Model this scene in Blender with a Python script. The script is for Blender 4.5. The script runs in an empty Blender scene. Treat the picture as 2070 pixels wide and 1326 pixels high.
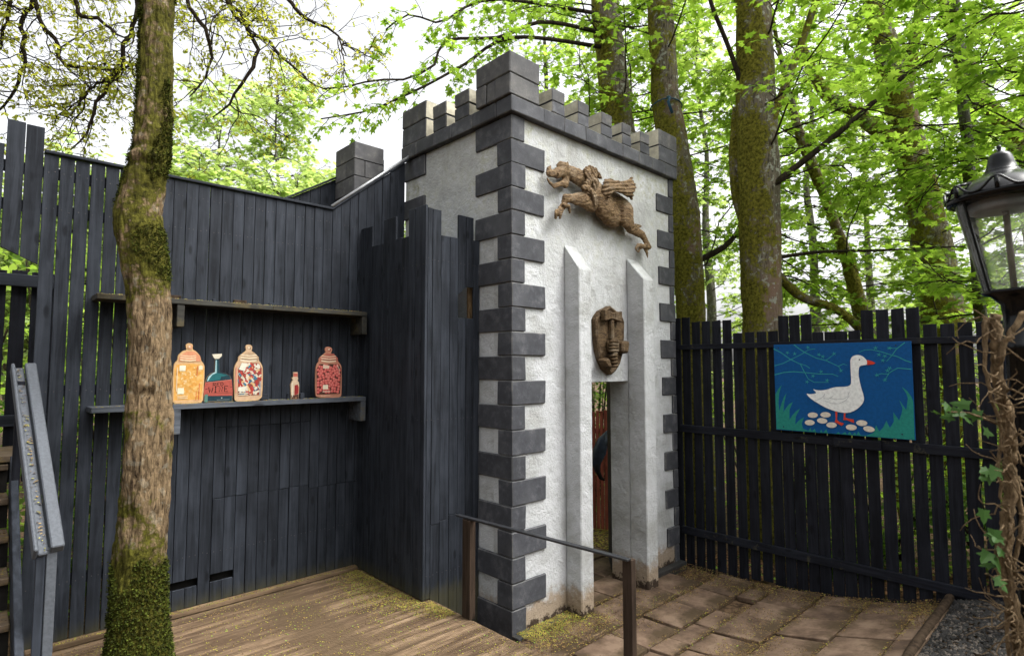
import bpy, math, random
import numpy as np
from mathutils import Vector, Matrix, noise, geometry
random.seed(7); rng = np.random.default_rng(11)
SC = bpy.context.scene
COL = SC.collection
R = math.radians

# ------------------------------------------------------------------ camera, sky, sun, exposure
cam_d = bpy.data.cameras.new('camera'); cam = bpy.data.objects.new('camera', cam_d); COL.objects.link(cam)
cam_d.sensor_width = 36.0; cam_d.lens = 36.0*1161.48/2070.0
cam_d.clip_start = 0.05; cam_d.clip_end = 600
CAMZ = 2.3786
yaw, pitch, roll = 0.809878, 0.0667098, -0.000855
fw = Vector((math.cos(pitch)*math.cos(yaw), math.cos(pitch)*math.sin(yaw), math.sin(pitch)))
rt = Vector((math.sin(yaw), -math.cos(yaw), 0)); up = rt.cross(fw)
r2 = rt*math.cos(roll)+up*math.sin(roll); u2 = up*math.cos(roll)-rt*math.sin(roll)
M = Matrix((( r2.x, u2.x, -fw.x, 0), (r2.y, u2.y, -fw.y, 0), (r2.z, u2.z, -fw.z, CAMZ), (0,0,0,1)))
cam.matrix_world = M
SC.camera = cam
cam_d.dof.use_dof = True; cam_d.dof.focus_distance = 5.3; cam_d.dof.aperture_fstop = 2.0

SUN_AZ, SUN_EL = R(-54), R(55)          # direction towards the sun, measured from +X
w = bpy.data.worlds.new('World'); SC.world = w; w.use_nodes = True
nt = w.node_tree; nt.nodes.clear()
sky = nt.nodes.new('ShaderNodeTexSky'); sky.sky_type = 'NISHITA'; sky.sun_disc = False
sky.sun_elevation = SUN_EL; sky.sun_rotation = R(90)-SUN_AZ
sky.air_density = 1.0; sky.dust_density = 6.0; sky.ozone_density = 1.0
hs = nt.nodes.new('ShaderNodeHueSaturation'); hs.inputs['Saturation'].default_value = 0.12
bg = nt.nodes.new('ShaderNodeBackground'); bg.inputs['Strength'].default_value = 0.15
wo = nt.nodes.new('ShaderNodeOutputWorld')
nt.links.new(sky.outputs[0], hs.inputs['Color']); nt.links.new(hs.outputs[0], bg.inputs[0]); nt.links.new(bg.outputs[0], wo.inputs[0])
sl = bpy.data.lights.new('sun', 'SUN'); sl.energy = 1.1; sl.angle = R(35); sl.color = (1.0, 0.97, 0.92)
so = bpy.data.objects.new('sun', sl); COL.objects.link(so)
sd = Vector((math.cos(SUN_AZ)*math.cos(SUN_EL), math.sin(SUN_AZ)*math.cos(SUN_EL), math.sin(SUN_EL)))
so.rotation_euler = sd.to_track_quat('Z', 'Y').to_euler(); so.location = (4, -6, 12)
SC.view_settings.view_transform = 'Standard'; SC.view_settings.look = 'None'
SC.view_settings.exposure = 1.55; SC.view_settings.gamma = 1.0; SC.view_settings.use_curve_mapping = False
SC.render.engine = 'CYCLES'
SC.cycles.use_denoising = True
SC.cycles.max_bounces = 6; SC.cycles.diffuse_bounces = 3; SC.cycles.glossy_bounces = 2
SC.cycles.transmission_bounces = 4; SC.cycles.transparent_max_bounces = 8
SC.cycles.caustics_reflective = False; SC.cycles.caustics_refractive = False

# ------------------------------------------------------------------ mesh helpers
class MB:
    def __init__(s): s.v=[]; s.f=[]; s.m=[]
    def add(s, vs, fs, mi=0):
        n=len(s.v); s.v.extend(vs); s.f.extend([tuple(i+n for i in f) for f in fs]); s.m.extend([mi]*len(fs))
    def hexa(s, c, ch=0.003, mi=0):
        c=[Vector(p) for p in c]; ctr=sum(c,Vector())/8
        if ch<=0:
            vs=c; fs=[(0,2,3,1),(4,5,7,6),(0,1,5,4),(2,6,7,3),(0,4,6,2),(1,3,7,5)]
        else:
            d=[[ (c[k^(1<<a)]-c[k]).normalized() for a in range(3)] for k in range(8)]
            vs=[]
            for k in range(8):
                for a in range(3):
                    b,e=[x for x in range(3) if x!=a]
                    vs.append(c[k]+ch*(d[k][b]+d[k][e]))
            I=lambda k,a:k*3+a
            fs=[]
            for a in range(3):
                b,e=[x for x in range(3) if x!=a]
                for sd_ in (0,1):
                    k0=sd_<<a
                    fs.append((I(k0,a),I(k0|1<<b,a),I(k0|1<<b|1<<e,a),I(k0|1<<e,a)))
            for b in range(3):
                a,e=[x for x in range(3) if x!=b]
                for k in range(8):
                    if not k>>b&1: fs.append((I(k,a),I(k|1<<b,a),I(k|1<<b,e),I(k,e)))
            for k in range(8): fs.append((I(k,0),I(k,1),I(k,2)))
        out=[]
        for f in fs:
            p=[vs[i] for i in f]; n=Vector()
            for i in range(1,len(p)-1): n+=(p[i]-p[0]).cross(p[i+1]-p[0])
            m=sum(p,Vector())/len(p)
            out.append(tuple(reversed(f)) if n.dot(m-ctr)<0 else f)
        s.add([tuple(v) for v in vs], out, mi)
    def box(s,x0,x1,y0,y1,z0,z1,ch=0.003,mi=0):
        s.hexa([((x0,x1)[k&1],(y0,y1)[k>>1&1],(z0,z1)[k>>2&1]) for k in range(8)],ch,mi)
    def tube(s,pts,rad,n=8,mi=0,cap=True,jit=0.0):
        pts=[Vector(p) for p in pts]; m=len(pts)
        if not hasattr(rad,'__len__'): rad=[rad]*m
        vs=[]; u=None
        for i,p in enumerate(pts):
            t=(pts[min(i+1,m-1)]-pts[max(i-1,0)])
            if t.length<1e-9: t=Vector((0,0,1))
            t.normalize()
            if u is None:
                u=t.orthogonal().normalized()
            u=(u-t*u.dot(t)); 
            if u.length<1e-6: u=t.orthogonal()
            u.normalize(); v=t.cross(u)
            for k in range(n):
                a=2*math.pi*k/n; rr=rad[i]*(1+ (random.uniform(-jit,jit) if jit else 0))
                vs.append(tuple(p+u*(math.cos(a)*rr)+v*(math.sin(a)*rr)))
        fs=[(i*n+k,i*n+(k+1)%n,(i+1)*n+(k+1)%n,(i+1)*n+k) for i in range(m-1) for k in range(n)]
        if cap: fs+= [tuple(range(n-1,-1,-1)), tuple((m-1)*n+k for k in range(n))]
        s.add(vs,fs,mi)
    def lathe(s,prof,n=32,org=(0,0,0),mi=0,mat=None,close=False):
        vs=[];m=len(prof)
        for (r_,z) in prof:
            for k in range(n):
                a=2*math.pi*k/n; p=Vector((r_*math.cos(a),r_*math.sin(a),z))
                if mat: p=mat@p
                vs.append((p.x+org[0],p.y+org[1],p.z+org[2]))
        fs=[(i*n+k,i*n+(k+1)%n,(i+1)*n+(k+1)%n,(i+1)*n+k) for i in range(m-1) for k in range(n)]
        if close: fs+=[((m-1)*n+k,(m-1)*n+(k+1)%n,(k+1)%n,k) for k in range(n)]
        s.add(vs,fs,mi)
    def build(s,name,mats,parent=None,smooth=False,loc=None):
        """link as ONE mesh object; vertices are given in world space; loc = its origin"""
        v=np.array(s.v,dtype=np.float32)
        if loc is None:
            lo=v.min(0);hi=v.max(0); loc=((lo[0]+hi[0])/2,(lo[1]+hi[1])/2,lo[2])
        me=bpy.data.meshes.new(name)
        me.from_pydata([tuple(x) for x in (v-np.array(loc,dtype=np.float32))],[],s.f)
        if not isinstance(mats,(list,tuple)): mats=[mats]
        for m_ in mats: me.materials.append(m_)
        if len(mats)>1: me.polygons.foreach_set('material_index',s.m)
        if smooth: me.polygons.foreach_set('use_smooth',[True]*len(s.f))
        me.update()
        return link(name,me,parent,loc)
WL={}
def link(name,me,parent,loc):
    o=bpy.data.objects.new(name,me); COL.objects.link(o)
    pl=Vector((0,0,0))
    if parent is not None: o.parent=parent; pl=WL[parent.name]
    o.location=Vector(loc)-pl; WL[o.name]=Vector(loc)
    return o
def thing(name,label,cat,loc,group=None,kind=None):
    o=link(name,None,None,loc); o.empty_display_size=.2
    return tag(o,label,cat,group,kind)
def tag(o,label=None,cat=None,group=None,kind=None):
    if label: o['label']=label
    if cat: o['category']=cat
    if group: o['group']=group
    if kind: o['kind']=kind
    return o
def arr_mesh(name,verts,tris,mats,matidx=None,parent=None,loc=(0,0,0),smooth=False):
    me=bpy.data.meshes.new(name)
    verts=np.asarray(verts,dtype=np.float32)-np.array(loc,dtype=np.float32); tris=np.asarray(tris,dtype=np.int32)
    me.vertices.add(len(verts)); me.vertices.foreach_set('co',verts.ravel())
    k=tris.shape[1]
    me.loops.add(len(tris)*k); me.loops.foreach_set('vertex_index',tris.ravel())
    me.polygons.add(len(tris)); me.polygons.foreach_set('loop_start',np.arange(len(tris),dtype=np.int32)*k)
    for m_ in mats: me.materials.append(m_)
    if matidx is not None: me.polygons.foreach_set('material_index',np.asarray(matidx,dtype=np.int32))
    if smooth: me.polygons.foreach_set('use_smooth',np.ones(len(tris),dtype=bool))
    me.update(calc_edges=True); me.validate()
    return link(name,me,parent,loc)

# ------------------------------------------------------------------ materials
class NT:
    def __init__(s,name):
        s.m=bpy.data.materials.new(name); s.m.use_nodes=True; s.t=s.m.node_tree; s.t.nodes.clear()
        s.out=s.n('ShaderNodeOutputMaterial')
    def n(s,ty,**k):
        nd=s.t.nodes.new(ty)
        for a,b in k.items(): setattr(nd,a,b)
        return nd
    def l(s,a,b): s.t.links.new(a,b)
    def tex(s,kind='object',scale=(1,1,1),rand=True):
        tc=s.n('ShaderNodeTexCoord'); mp=s.n('ShaderNodeMapping'); s.l(tc.outputs['Object'],mp.inputs['Vector'])
        mp.inputs['Scale'].default_value=scale
        if rand:
            oi=s.n('ShaderNodeObjectInfo'); mu=s.n('ShaderNodeVectorMath',operation='SCALE')
            cb=s.n('ShaderNodeCombineXYZ'); 
            for i in range(3): s.l(oi.outputs['Random'],cb.inputs[i])
            s.l(cb.outputs[0],mu.inputs[0]); mu.inputs['Scale'].default_value=37.0
            s.l(mu.outputs[0],mp.inputs['Location'])
        return mp.outputs[0]
    def noise(s,vec,scale,detail=4,rough=.6,dist=0):
        t=s.n('ShaderNodeTexNoise'); s.l(vec,t.inputs['Vector']); t.inputs['Scale'].default_value=scale
        t.inputs['Detail'].default_value=detail; t.inputs['Roughness'].default_value=rough; t.inputs['Distortion'].default_value=dist
        return t.outputs['Fac']
    def ramp(s,fac,stops,interp='LINEAR'):
        r_=s.n('ShaderNodeValToRGB'); s.l(fac,r_.inputs[0]); cr=r_.color_ramp; cr.interpolation=interp
        while len(cr.elements)<len(stops): cr.elements.new(.5)
        for e,(p,c) in zip(cr.elements,stops):
            e.position=p; e.color=(*c,1) if hasattr(c,'__len__') else (c,c,c,1)
        return r_.outputs[0]
    def mix(s,f,a,b,mode='MIX'):
        x=s.n('ShaderNodeMix',data_type='RGBA',blend_type=mode)
        for sock,val in ((0,f),(6,a),(7,b)):
            if hasattr(val,'is_linked') or isinstance(val,bpy.types.NodeSocket): s.l(val,x.inputs[sock])
            elif hasattr(val,'__len__'): x.inputs[sock].default_value=(*val,1)
            else: x.inputs[sock].default_value=val if sock==0 else (val,val,val,1)
        return x.outputs[2]
    def math(s,op,a,b=None,clamp=False):
        x=s.n('ShaderNodeMath',operation=op,use_clamp=clamp)
        for i,val in enumerate((a,b)):
            if val is None: continue
            if isinstance(val,bpy.types.NodeSocket): s.l(val,x.inputs[i])
            else: x.inputs[i].default_value=val
        return x.outputs[0]
    def bump(s,h,strength=.3,dist=.01,normal=None):
        b=s.n('ShaderNodeBump'); s.l(h,b.inputs['Height']); b.inputs['Strength'].default_value=strength; b.inputs['Distance'].default_value=dist
        if normal is not None: s.l(normal,b.inputs['Normal'])
        return b.outputs[0]
    def principled(s,col,rough=.6,normal=None,spec=.4,metal=0.0):
        p=s.n('ShaderNodeBsdfPrincipled')
        for nm,val in (('Base Color',col),('Roughness',rough)):
            if isinstance(val,bpy.types.NodeSocket): s.l(val,p.inputs[nm])
            elif hasattr(val,'__len__'): p.inputs[nm].default_value=(*val,1)
            else: p.inputs[nm].default_value=val
        p.inputs['Specular IOR Level'].default_value=spec; p.inputs['Metallic'].default_value=metal
        if normal is not None: s.l(normal,p.inputs['Normal'])
        s.l(p.outputs[0],s.out.inputs[0]); return p
    def geo(s): return s.n('ShaderNodeNewGeometry')

def wood_paint(name,base,axis=2,stain=False,blot=.36,kn_=.8,wear=(.16,.12,.08),wear_amt=.0,rough=.62,var=.35,gs=1.0,bumpy=.35):
    a=NT(name); sc=[26*gs]*3; sc[axis]=1.6*gs
    v=a.tex(scale=tuple(sc)); g=a.noise(v,1.0,6,.65,.6)
    v2=a.tex(scale=(1,1,1)); big=a.noise(v2,3.0,4,.6); fine=a.noise(a.tex(scale=tuple(x*5 for x in sc)),1.0,3,.7)
    oi=a.n('ShaderNodeObjectInfo')
    val=a.math('ADD',a.math('MULTIPLY',oi.outputs['Random'],var),1-var/2)
    c=a.ramp(g,[(.36,[x*.6 for x in base]),(.5,base),(.64,[min(1,x*1.55+.002) for x in base])])
    c=a.mix(a.ramp(big,[(.44,0.0),(.64,blot)]),c,[x*2.0+.004 for x in base])
    # knots
    vo=a.n('ShaderNodeTexVoronoi',feature='DISTANCE_TO_EDGE' if False else 'F1'); ks=[9.0]*3; ks[axis]=3.2
    a.l(a.tex(scale=tuple(ks)),vo.inputs['Vector']); vo.inputs['Scale'].default_value=1.0
    kn=a.ramp(vo.outputs['Distance'],[(.10,1.0),(.19,0.0)])
    c=a.mix(a.math('MULTIPLY',kn,kn_),c,[x*.38 for x in base])
    cv=a.n('ShaderNodeVectorMath',operation='SCALE'); a.l(c,cv.inputs[0]); a.l(val,cv.inputs['Scale']); c=cv.outputs[0]
    if stain:
     ps=a.n('ShaderNodeNewGeometry'); sx=a.n('ShaderNodeSeparateXYZ'); a.l(ps.outputs['Position'],sx.inputs[0])
     lo=a.n('ShaderNodeMapRange'); a.l(sx.outputs['Z'],lo.inputs[0]); lo.inputs[1].default_value=.62; lo.inputs[2].default_value=.34
     stn=a.noise(a.tex(scale=(6,6,2),rand=False),1.4,5,.65); c=a.mix(a.ramp(a.math('MULTIPLY',lo.outputs[0],stn),[(.22,0.0),(.5,.6)]),c,(.055,.05,.022))
     run=a.noise(a.tex(scale=(16,16,1.1),rand=False),1.0,4,.6); c=a.mix(a.ramp(run,[(.68,0.0),(.78,.45)]),c,(.07,.06,.04))
    if wear_amt>0:
        wn=a.noise(v2,7.0,6,.7); c=a.mix(a.ramp(wn,[(.62-wear_amt*.3,0.0),(.78-wear_amt*.2,1.0)]),c,wear)
    h=a.math('ADD',a.math('MULTIPLY',g,.7),a.math('ADD',a.math('MULTIPLY',fine,.35),a.math('MULTIPLY',kn,-.4)))
    a.principled(c,a.ramp(g,[(.3,rough+.12),(.7,rough-.08)]),a.bump(h,bumpy,.006),spec=.13)
    return a.m
SLATE=(.0175,.0205,.0265)
M_wall=wood_paint('slate_painted_boards',SLATE,stain=True)
M_wallx=wood_paint('slate_painted_boards_lengthwise',SLATE,axis=0)
M_wally=wood_paint('slate_painted_boards_crosswise',SLATE,axis=1)
M_fence=wood_paint('black_navy_painted_pickets',(.0075,.0083,.0120),var=.3)
M_fencey=wood_paint('black_navy_painted_rails',(.0075,.0085,.0125),axis=1,var=.2,wear=(.10,.09,.05),wear_amt=.06)
M_shelf=wood_paint('shelf_boards_worn',(.05,.056,.066),axis=0,wear=(.11,.09,.05),wear_amt=.14)
M_shelf_old=wood_paint('mossy_shelf_boards',(.030,.029,.025),axis=0,wear=(.085,.066,.03),wear_amt=.4)
M_brownpost=wood_paint('dark_brown_stained_post',(.030,.020,.014),var=.2)
M_step=wood_paint('weathered_step_timber',(.085,.062,.042),axis=0,wear=(.2,.14,.05),wear_amt=.3)
M_redfence=wood_paint('red_brown_fence_paint',(.24,.065,.042),var=.3)

def deck_mat():
    a=NT('weathered_decking'); v=a.tex(scale=(1.2,22,22)); g=a.noise(v,1,6,.65)
    big=a.noise(a.tex(scale=(1,1,1),rand=False),1.1,6,.65,.5); med=a.noise(a.tex(scale=(.6,3,1)),2.2,5,.6)
    c=a.ramp(g,[(.36,(.07,.045,.026)),(.5,(.165,.11,.066)),(.66,(.27,.19,.118))])
    c=a.mix(a.ramp(med,[(.42,0.0),(.60,.85)]),c,(.06,.037,.021))
    c=a.mix(a.ramp(big,[(.44,.0),(.62,.75)]),c,(.075,.05,.027))
    oi=a.n('ShaderNodeObjectInfo'); val=a.math('ADD',a.math('MULTIPLY',oi.outputs['Random'],.16),.90)
    cv=a.n('ShaderNodeVectorMath',operation='SCALE'); a.l(c,cv.inputs[0]); a.l(val,cv.inputs['Scale'])
    a.principled(cv.outputs[0],.8,a.bump(g,.5,.004),spec=.2); return a.m
M_deck=deck_mat()

def block_mat(name,base,light,pit=.5):
    a=NT(name); v=a.tex(); n1=a.noise(v,9,6,.65); n2=a.noise(v,70,3,.6); n3=a.noise(v,3.0,3,.5)
    vo=a.n('ShaderNodeTexVoronoi'); a.l(v,vo.inputs['Vector']); vo.inputs['Scale'].default_value=75
    pits=a.math('MULTIPLY',a.ramp(vo.outputs['Distance'],[(.0,1.0),(.32,0.0)]),a.ramp(n1,[(.45,0.0),(.62,1.0)]))
    c=a.ramp(n1,[(.38,[x*.8 for x in base]),(.52,base),(.72,light)])
    c=a.mix(a.ramp(n3,[(.5,0.0),(.68,.32)]),c,light)
    c=a.mix(a.math('MULTIPLY',pits,.75),c,[x*.3 for x in base])
    oi=a.n('ShaderNodeObjectInfo'); val=a.math('ADD',a.math('MULTIPLY',oi.outputs['Random'],.3),.85)
    cv=a.n('ShaderNodeVectorMath',operation='SCALE'); a.l(c,cv.inputs[0]); a.l(val,cv.inputs['Scale'])
    h=a.math('ADD',a.math('MULTIPLY',n2,.35),a.math('ADD',a.math('MULTIPLY',n1,.8),a.math('MULTIPLY',pits,-.9)))
    a.principled(cv.outputs[0],.75,a.bump(h,.55,.008),spec=.3); return a.m
M_block=block_mat('grey_painted_concrete_block',(.050,.052,.060),(.105,.107,.115))
M_blockworn=block_mat('worn_block_edges',(.085,.086,.09),(.19,.185,.17))
M_capblock=block_mat('weathered_grey_concrete_block',(.075,.074,.077),(.15,.145,.135))
M_bare=block_mat('bare_limy_concrete_block',(.50,.46,.35),(.68,.64,.50))
M_footing=block_mat('dark_footing',(.03,.03,.03),(.06,.05,.04))

def render_mat():
    a=NT('white_roughcast_render'); v=a.tex(rand=False)
    n1=a.noise(v,38,5,.62,.8); n2=a.noise(v,9,4,.55,.4); n3=a.noise(v,2.2,5,.6); n4=a.noise(v,14,6,.75)
    gm=a.n('ShaderNodeNewGeometry'); sx=a.n('ShaderNodeSeparateXYZ'); a.l(gm.outputs['Position'],sx.inputs[0]); z=sx.outputs['Z']
    c=a.ramp(n3,[(.38,(.36,.365,.355)),(.5,(.45,.46,.465)),(.64,(.51,.52,.53))])
    # greenish algae stains in patches high on the wall
    alg=a.math('MULTIPLY',a.ramp(n3,[(.40,0.0),(.62,1.0)]),a.math('MULTIPLY',a.ramp(n4,[(.42,0.0),(.6,1.0)]),.8))
    hi=a.n('ShaderNodeMapRange'); a.l(z,hi.inputs[0]); hi.inputs[1].default_value=3.0; hi.inputs[2].default_value=4.3
    c=a.mix(a.math('MULTIPLY',alg,hi.outputs[0]),c,(.33,.33,.22))
    st=a.noise(a.tex(scale=(9,9,1.6),rand=False),1.0,4,.6); hs_=a.n('ShaderNodeMapRange'); a.l(z,hs_.inputs[0]); hs_.inputs[1].default_value=3.7; hs_.inputs[2].default_value=4.75
    c=a.mix(a.math('MULTIPLY',a.ramp(st,[(.54,0.0),(.66,.32)]),hs_.outputs[0]),c,(.24,.24,.18))
    # mud splash and flaking at the foot
    lo=a.n('ShaderNodeMapRange'); a.l(z,lo.inputs[0]); lo.inputs[1].default_value=.42; lo.inputs[2].default_value=.02
    f=a.math('ADD',lo.outputs[0],a.math('MULTIPLY',a.math('SUBTRACT',n4,.5),1.1))
    c=a.mix(a.ramp(f,[(.28,0.0),(.62,.8)]),c,(.27,.19,.11))
    c=a.mix(a.ramp(f,[(.86,0.0),(.95,1.0)]),c,(.05,.035,.025))
    h=a.math('ADD',a.math('MULTIPLY',n1,.55),n2)
    a.principled(c,.85,a.bump(h,.8,.026),spec=.12); return a.m
M_render=render_mat()

def bark_mat(name,dark,light,moss,moss_amt,lichen=.0,pink=0.0):
    a=NT(name); v=a.tex(scale=(11,11,2.2),rand=True); n1=a.noise(v,2.6,8,.74,1.2)
    v2=a.tex(); n2=a.noise(v2,4.2,6,.7,.3); n3=a.noise(v2,26,5,.7); n4=a.noise(v2,15,3,.5)
    c=a.ramp(n1,[(.38,dark),(.49,[(x+y)/2 for x,y in zip(dark,light)]),(.62,light)])
    if pink: c=a.mix(a.ramp(a.noise(v2,1.6,3,.5),[(.5,0.0),(.68,pink)]),c,(.30,.19,.14))
    if lichen: c=a.mix(a.math('MULTIPLY',a.ramp(n4,[(.57,0.0),(.61,1.0)]),lichen),c,(.46,.48,.40))
    mm=a.math('ADD',n2,a.math('MULTIPLY',a.math('SUBTRACT',n3,.5),.5))
    mc=a.ramp(n3,[(.36,[x*.3 for x in moss]),(.5,moss),(.64,[x*1.7 for x in moss])])
    at=a.n('ShaderNodeAttribute'); at.attribute_name='moss'
    f=a.math('ADD',mm,a.math('MULTIPLY',at.outputs['Fac'],.45))
    c=a.mix(a.ramp(f,[(.62-moss_amt*.3,0.0),(.72-moss_amt*.3,1.0)]),c,mc)
    h=a.math('ADD',n1,a.math('MULTIPLY',n3,.6))
    a.principled(c,.9,a.bump(h,1.0,.05),spec=.1); return a.m
M_bark_front=bark_mat('mossy_front_bark',(.035,.022,.013),(.36,.255,.145),(.085,.08,.013),.46,lichen=.18)
M_bark=bark_mat('mossy_sycamore_bark',(.06,.050,.036),(.29,.25,.19),(.165,.155,.022),.75,lichen=.75,pink=.8)
M_bark_far=bark_mat('pale_grey_far_bark',(.06,.055,.045),(.2,.19,.16),(.08,.085,.02),.25,lichen=.3)
M_twig=bark_mat('dark_twig_bark',(.022,.016,.012),(.06,.045,.032),(.05,.05,.012),.15)
M_ivybark=bark_mat('tan_ivy_stem_bark',(.09,.058,.03),(.40,.285,.165),(.1,.09,.03),-.3)

def leaf_mat(name,c1,c2,c3,trans=.5,rough=.5):
    a=NT(name); g=a.geo(); rn=g.outputs['Random Per Island']
    c=a.ramp(rn,[(.0,c1),(.5,c2),(1.0,c3)])
    d=a.n('ShaderNodeBsdfPrincipled'); a.l(c,d.inputs['Base Color']); d.inputs['Roughness'].default_value=rough; d.inputs['Specular IOR Level'].default_value=.12
    t=a.n('ShaderNodeBsdfTranslucent'); tcol=a.mix(.5,c,[min(1,x*1.0) for x in (c2[0]*1.9,c2[1]*1.7,c2[2]*.9)]); a.l(tcol,t.inputs['Color'])
    mx=a.n('ShaderNodeMixShader'); mx.inputs[0].default_value=trans
    a.l(d.outputs[0],mx.inputs[1]); a.l(t.outputs[0],mx.inputs[2]); a.l(mx.outputs[0],a.out.inputs[0]); return a.m
M_leaf=leaf_mat('spring_sycamore_leaf',(.06,.14,.018),(.19,.33,.04),(.38,.51,.09),.68)
M_leaf2=leaf_mat('fresh_sycamore_leaf',(.10,.20,.035),(.25,.40,.07),(.45,.57,.14),.68)
M_leafpale=leaf_mat('pale_birch_leaf',(.24,.37,.11),(.34,.47,.17),(.47,.56,.26),.62)
M_leafoak=leaf_mat('bronze_oak_leaf',(.25,.25,.035),(.37,.40,.06),(.32,.44,.08),.64)
M_leafdark=leaf_mat('dark_undergrowth_leaf',(.04,.09,.012),(.08,.17,.02),(.17,.27,.05),.4)
M_ivyleaf=leaf_mat('ivy_leaf',(.018,.05,.010),(.035,.09,.016),(.09,.16,.05),.25,.35)

def simple(name,col,rough=.6,noise_amt=.25,scale=20,bump=.15,spec=.4,metal=0.0):
    a=NT(name); n1=a.noise(a.tex(),scale,5,.65)
    c=a.ramp(n1,[(.38,[x*(1-noise_amt) for x in col]),(.62,[min(1,x*(1+noise_amt)) for x in col])])
    a.principled(c,rough,a.bump(n1,bump,.003) if bump else None,spec,metal); return a.m
M_rail=simple('grey_painted_handrail',(.070,.077,.088),.6,.14,60,.2,.2)
M_black=simple('black_gloss_lamp_paint',(.0035,.004,.005),.22,.3,30,.05,.22)
M_blackmetal=simple('black_painted_flat_bar',(.014,.015,.018),.45,.4,25,.2,.5)
M_dulldrum=simple('dull_aluminium_reflector',(.22,.23,.24),.5,.15,10,.05,.5,.3)
M_tube=simple('brown_lamp_tube',(.09,.07,.05),.5,.3,15,.05)
M_alu=simple('weathered_lead_flashing',(.33,.34,.35),.42,.2,12,.15,.5,.5)
M_rope=simple('blue_rope',(.015,.06,.10),.8,.3,60,.3)
M_soil=simple('leaf_litter_soil',(.085,.055,.032),.95,.6,14,.8,.1)
M_gravel=simple('dark_grey_gravel',(.026,.025,.024),.85,.55,6,.3,.1)
M_gravel2=simple('brown_grey_gravel',(.07,.058,.048),.8,.4,6,.3,.3)
M_log=simple('old_timber_edging',(.042,.029,.019),.9,.5,18,.6,.1)
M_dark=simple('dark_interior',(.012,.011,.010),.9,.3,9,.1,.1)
M_litter=simple('white_scrap',(.62,.66,.68),.5,.1,9,0)
M_bit1=simple('yellow_green_catkin_bits',(.23,.21,.04),.9,.4,9,0,.1)
M_bit2=simple('ochre_catkin_bits',(.22,.145,.05),.9,.4,9,0,.1)
M_bit3=simple('brown_leaf_bits',(.07,.04,.022),.9,.4,9,0,.1)
M_bit4=simple('fresh_green_leaf_bits',(.2,.33,.04),.8,.3,9,0,.2)
M_moss1=simple('green_moss_tufts',(.05,.062,.010),.95,.5,30,0,.05)
M_moss2=simple('dark_moss_tufts',(.022,.026,.007),.95,.5,30,0,.05)
def paving_mat():
    a=NT('brown_concrete_paving'); v=a.tex(); n1=a.noise(v,4,6,.65); n2=a.noise(v,45,4,.6); n3=a.noise(a.tex(rand=False),2.1,5,.65)
    c=a.ramp(n1,[(.38,(.075,.049,.033)),(.5,(.13,.086,.058)),(.64,(.185,.128,.088))])
    c=a.mix(a.ramp(n3,[(.46,0.0),(.58,.85)]),c,(.05,.034,.017))
    c=a.mix(a.ramp(n2,[(.62,0.0),(.72,.5)]),c,(.08,.055,.035))
    oi=a.n('ShaderNodeObjectInfo'); val=a.math('ADD',a.math('MULTIPLY',oi.outputs['Random'],.3),.85)
    cv=a.n('ShaderNodeVectorMath',operation='SCALE'); a.l(c,cv.inputs[0]); a.l(val,cv.inputs['Scale'])
    a.principled(cv.outputs[0],.88,a.bump(a.math('ADD',n1,n2),.45,.006),spec=.2); return a.m
M_paving=paving_mat()
def carve_mat(name,kk):
    a=NT(name); v=a.tex(scale=(7,7,20),rand=True); n1=a.noise(v,2.2,6,.68,1.2); n2=a.noise(a.tex(),9,5,.65); n3=a.noise(a.tex(),3.3,4,.6)
    c=a.ramp(n1,[(.37,(.055,.031,.013)),(.5,(.155,.094,.042)),(.63,(.27,.178,.09))])
    c=a.mix(a.ramp(n3,[(.54,0.0),(.66,.7)]),c,(.33,.255,.17))
    c=a.mix(a.ramp(n2,[(.62,0.0),(.74,.7)]),c,(.06,.034,.02))
    cv=a.n('ShaderNodeVectorMath',operation='SCALE'); a.l(c,cv.inputs[0]); cv.inputs['Scale'].default_value=kk
    a.principled(cv.outputs[0],.7,a.bump(a.math('ADD',n1,n2),.8,.015),spec=.25); return a.m
M_carve=carve_mat('brown_carved_oak',.82)
M_carve_dark=carve_mat('dark_carved_oak',.50)
def glass_mat():
    a=NT('dusty_lamp_glass'); tr=a.n('ShaderNodeBsdfTransparent'); gl=a.n('ShaderNodeBsdfGlossy'); gl.inputs['Roughness'].default_value=.08
    df=a.n('ShaderNodeBsdfTranslucent'); df.inputs[0].default_value=(.85,.88,.85,1)
    fr=a.n('ShaderNodeFresnel'); fr.inputs[0].default_value=1.45
    n1=a.noise(a.tex(),6,5,.6); f2=a.ramp(n1,[(.38,.10),(.62,.22)])
    m1=a.n('ShaderNodeMixShader'); a.l(f2,m1.inputs[0]); a.l(tr.outputs[0],m1.inputs[1]); a.l(df.outputs[0],m1.inputs[2])
    m2=a.n('ShaderNodeMixShader'); a.l(fr.outputs[0],m2.inputs[0]); a.l(m1.outputs[0],m2.inputs[1]); a.l(gl.outputs[0],m2.inputs[2])
    a.l(m2.outputs[0],a.out.inputs[0]); return a.m
M_glass=glass_mat()
_pc={}
def paint(col,rough=.6):
    k=(col,rough)
    if k not in _pc: _pc[k]=simple('picture_paint',col,rough,.10,35,.08,.15)
    return _pc[k]
sg_corners=[(2.585,2.616),(1.314,2.608),(1.324,1.69),(2.582,1.694)]
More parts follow.
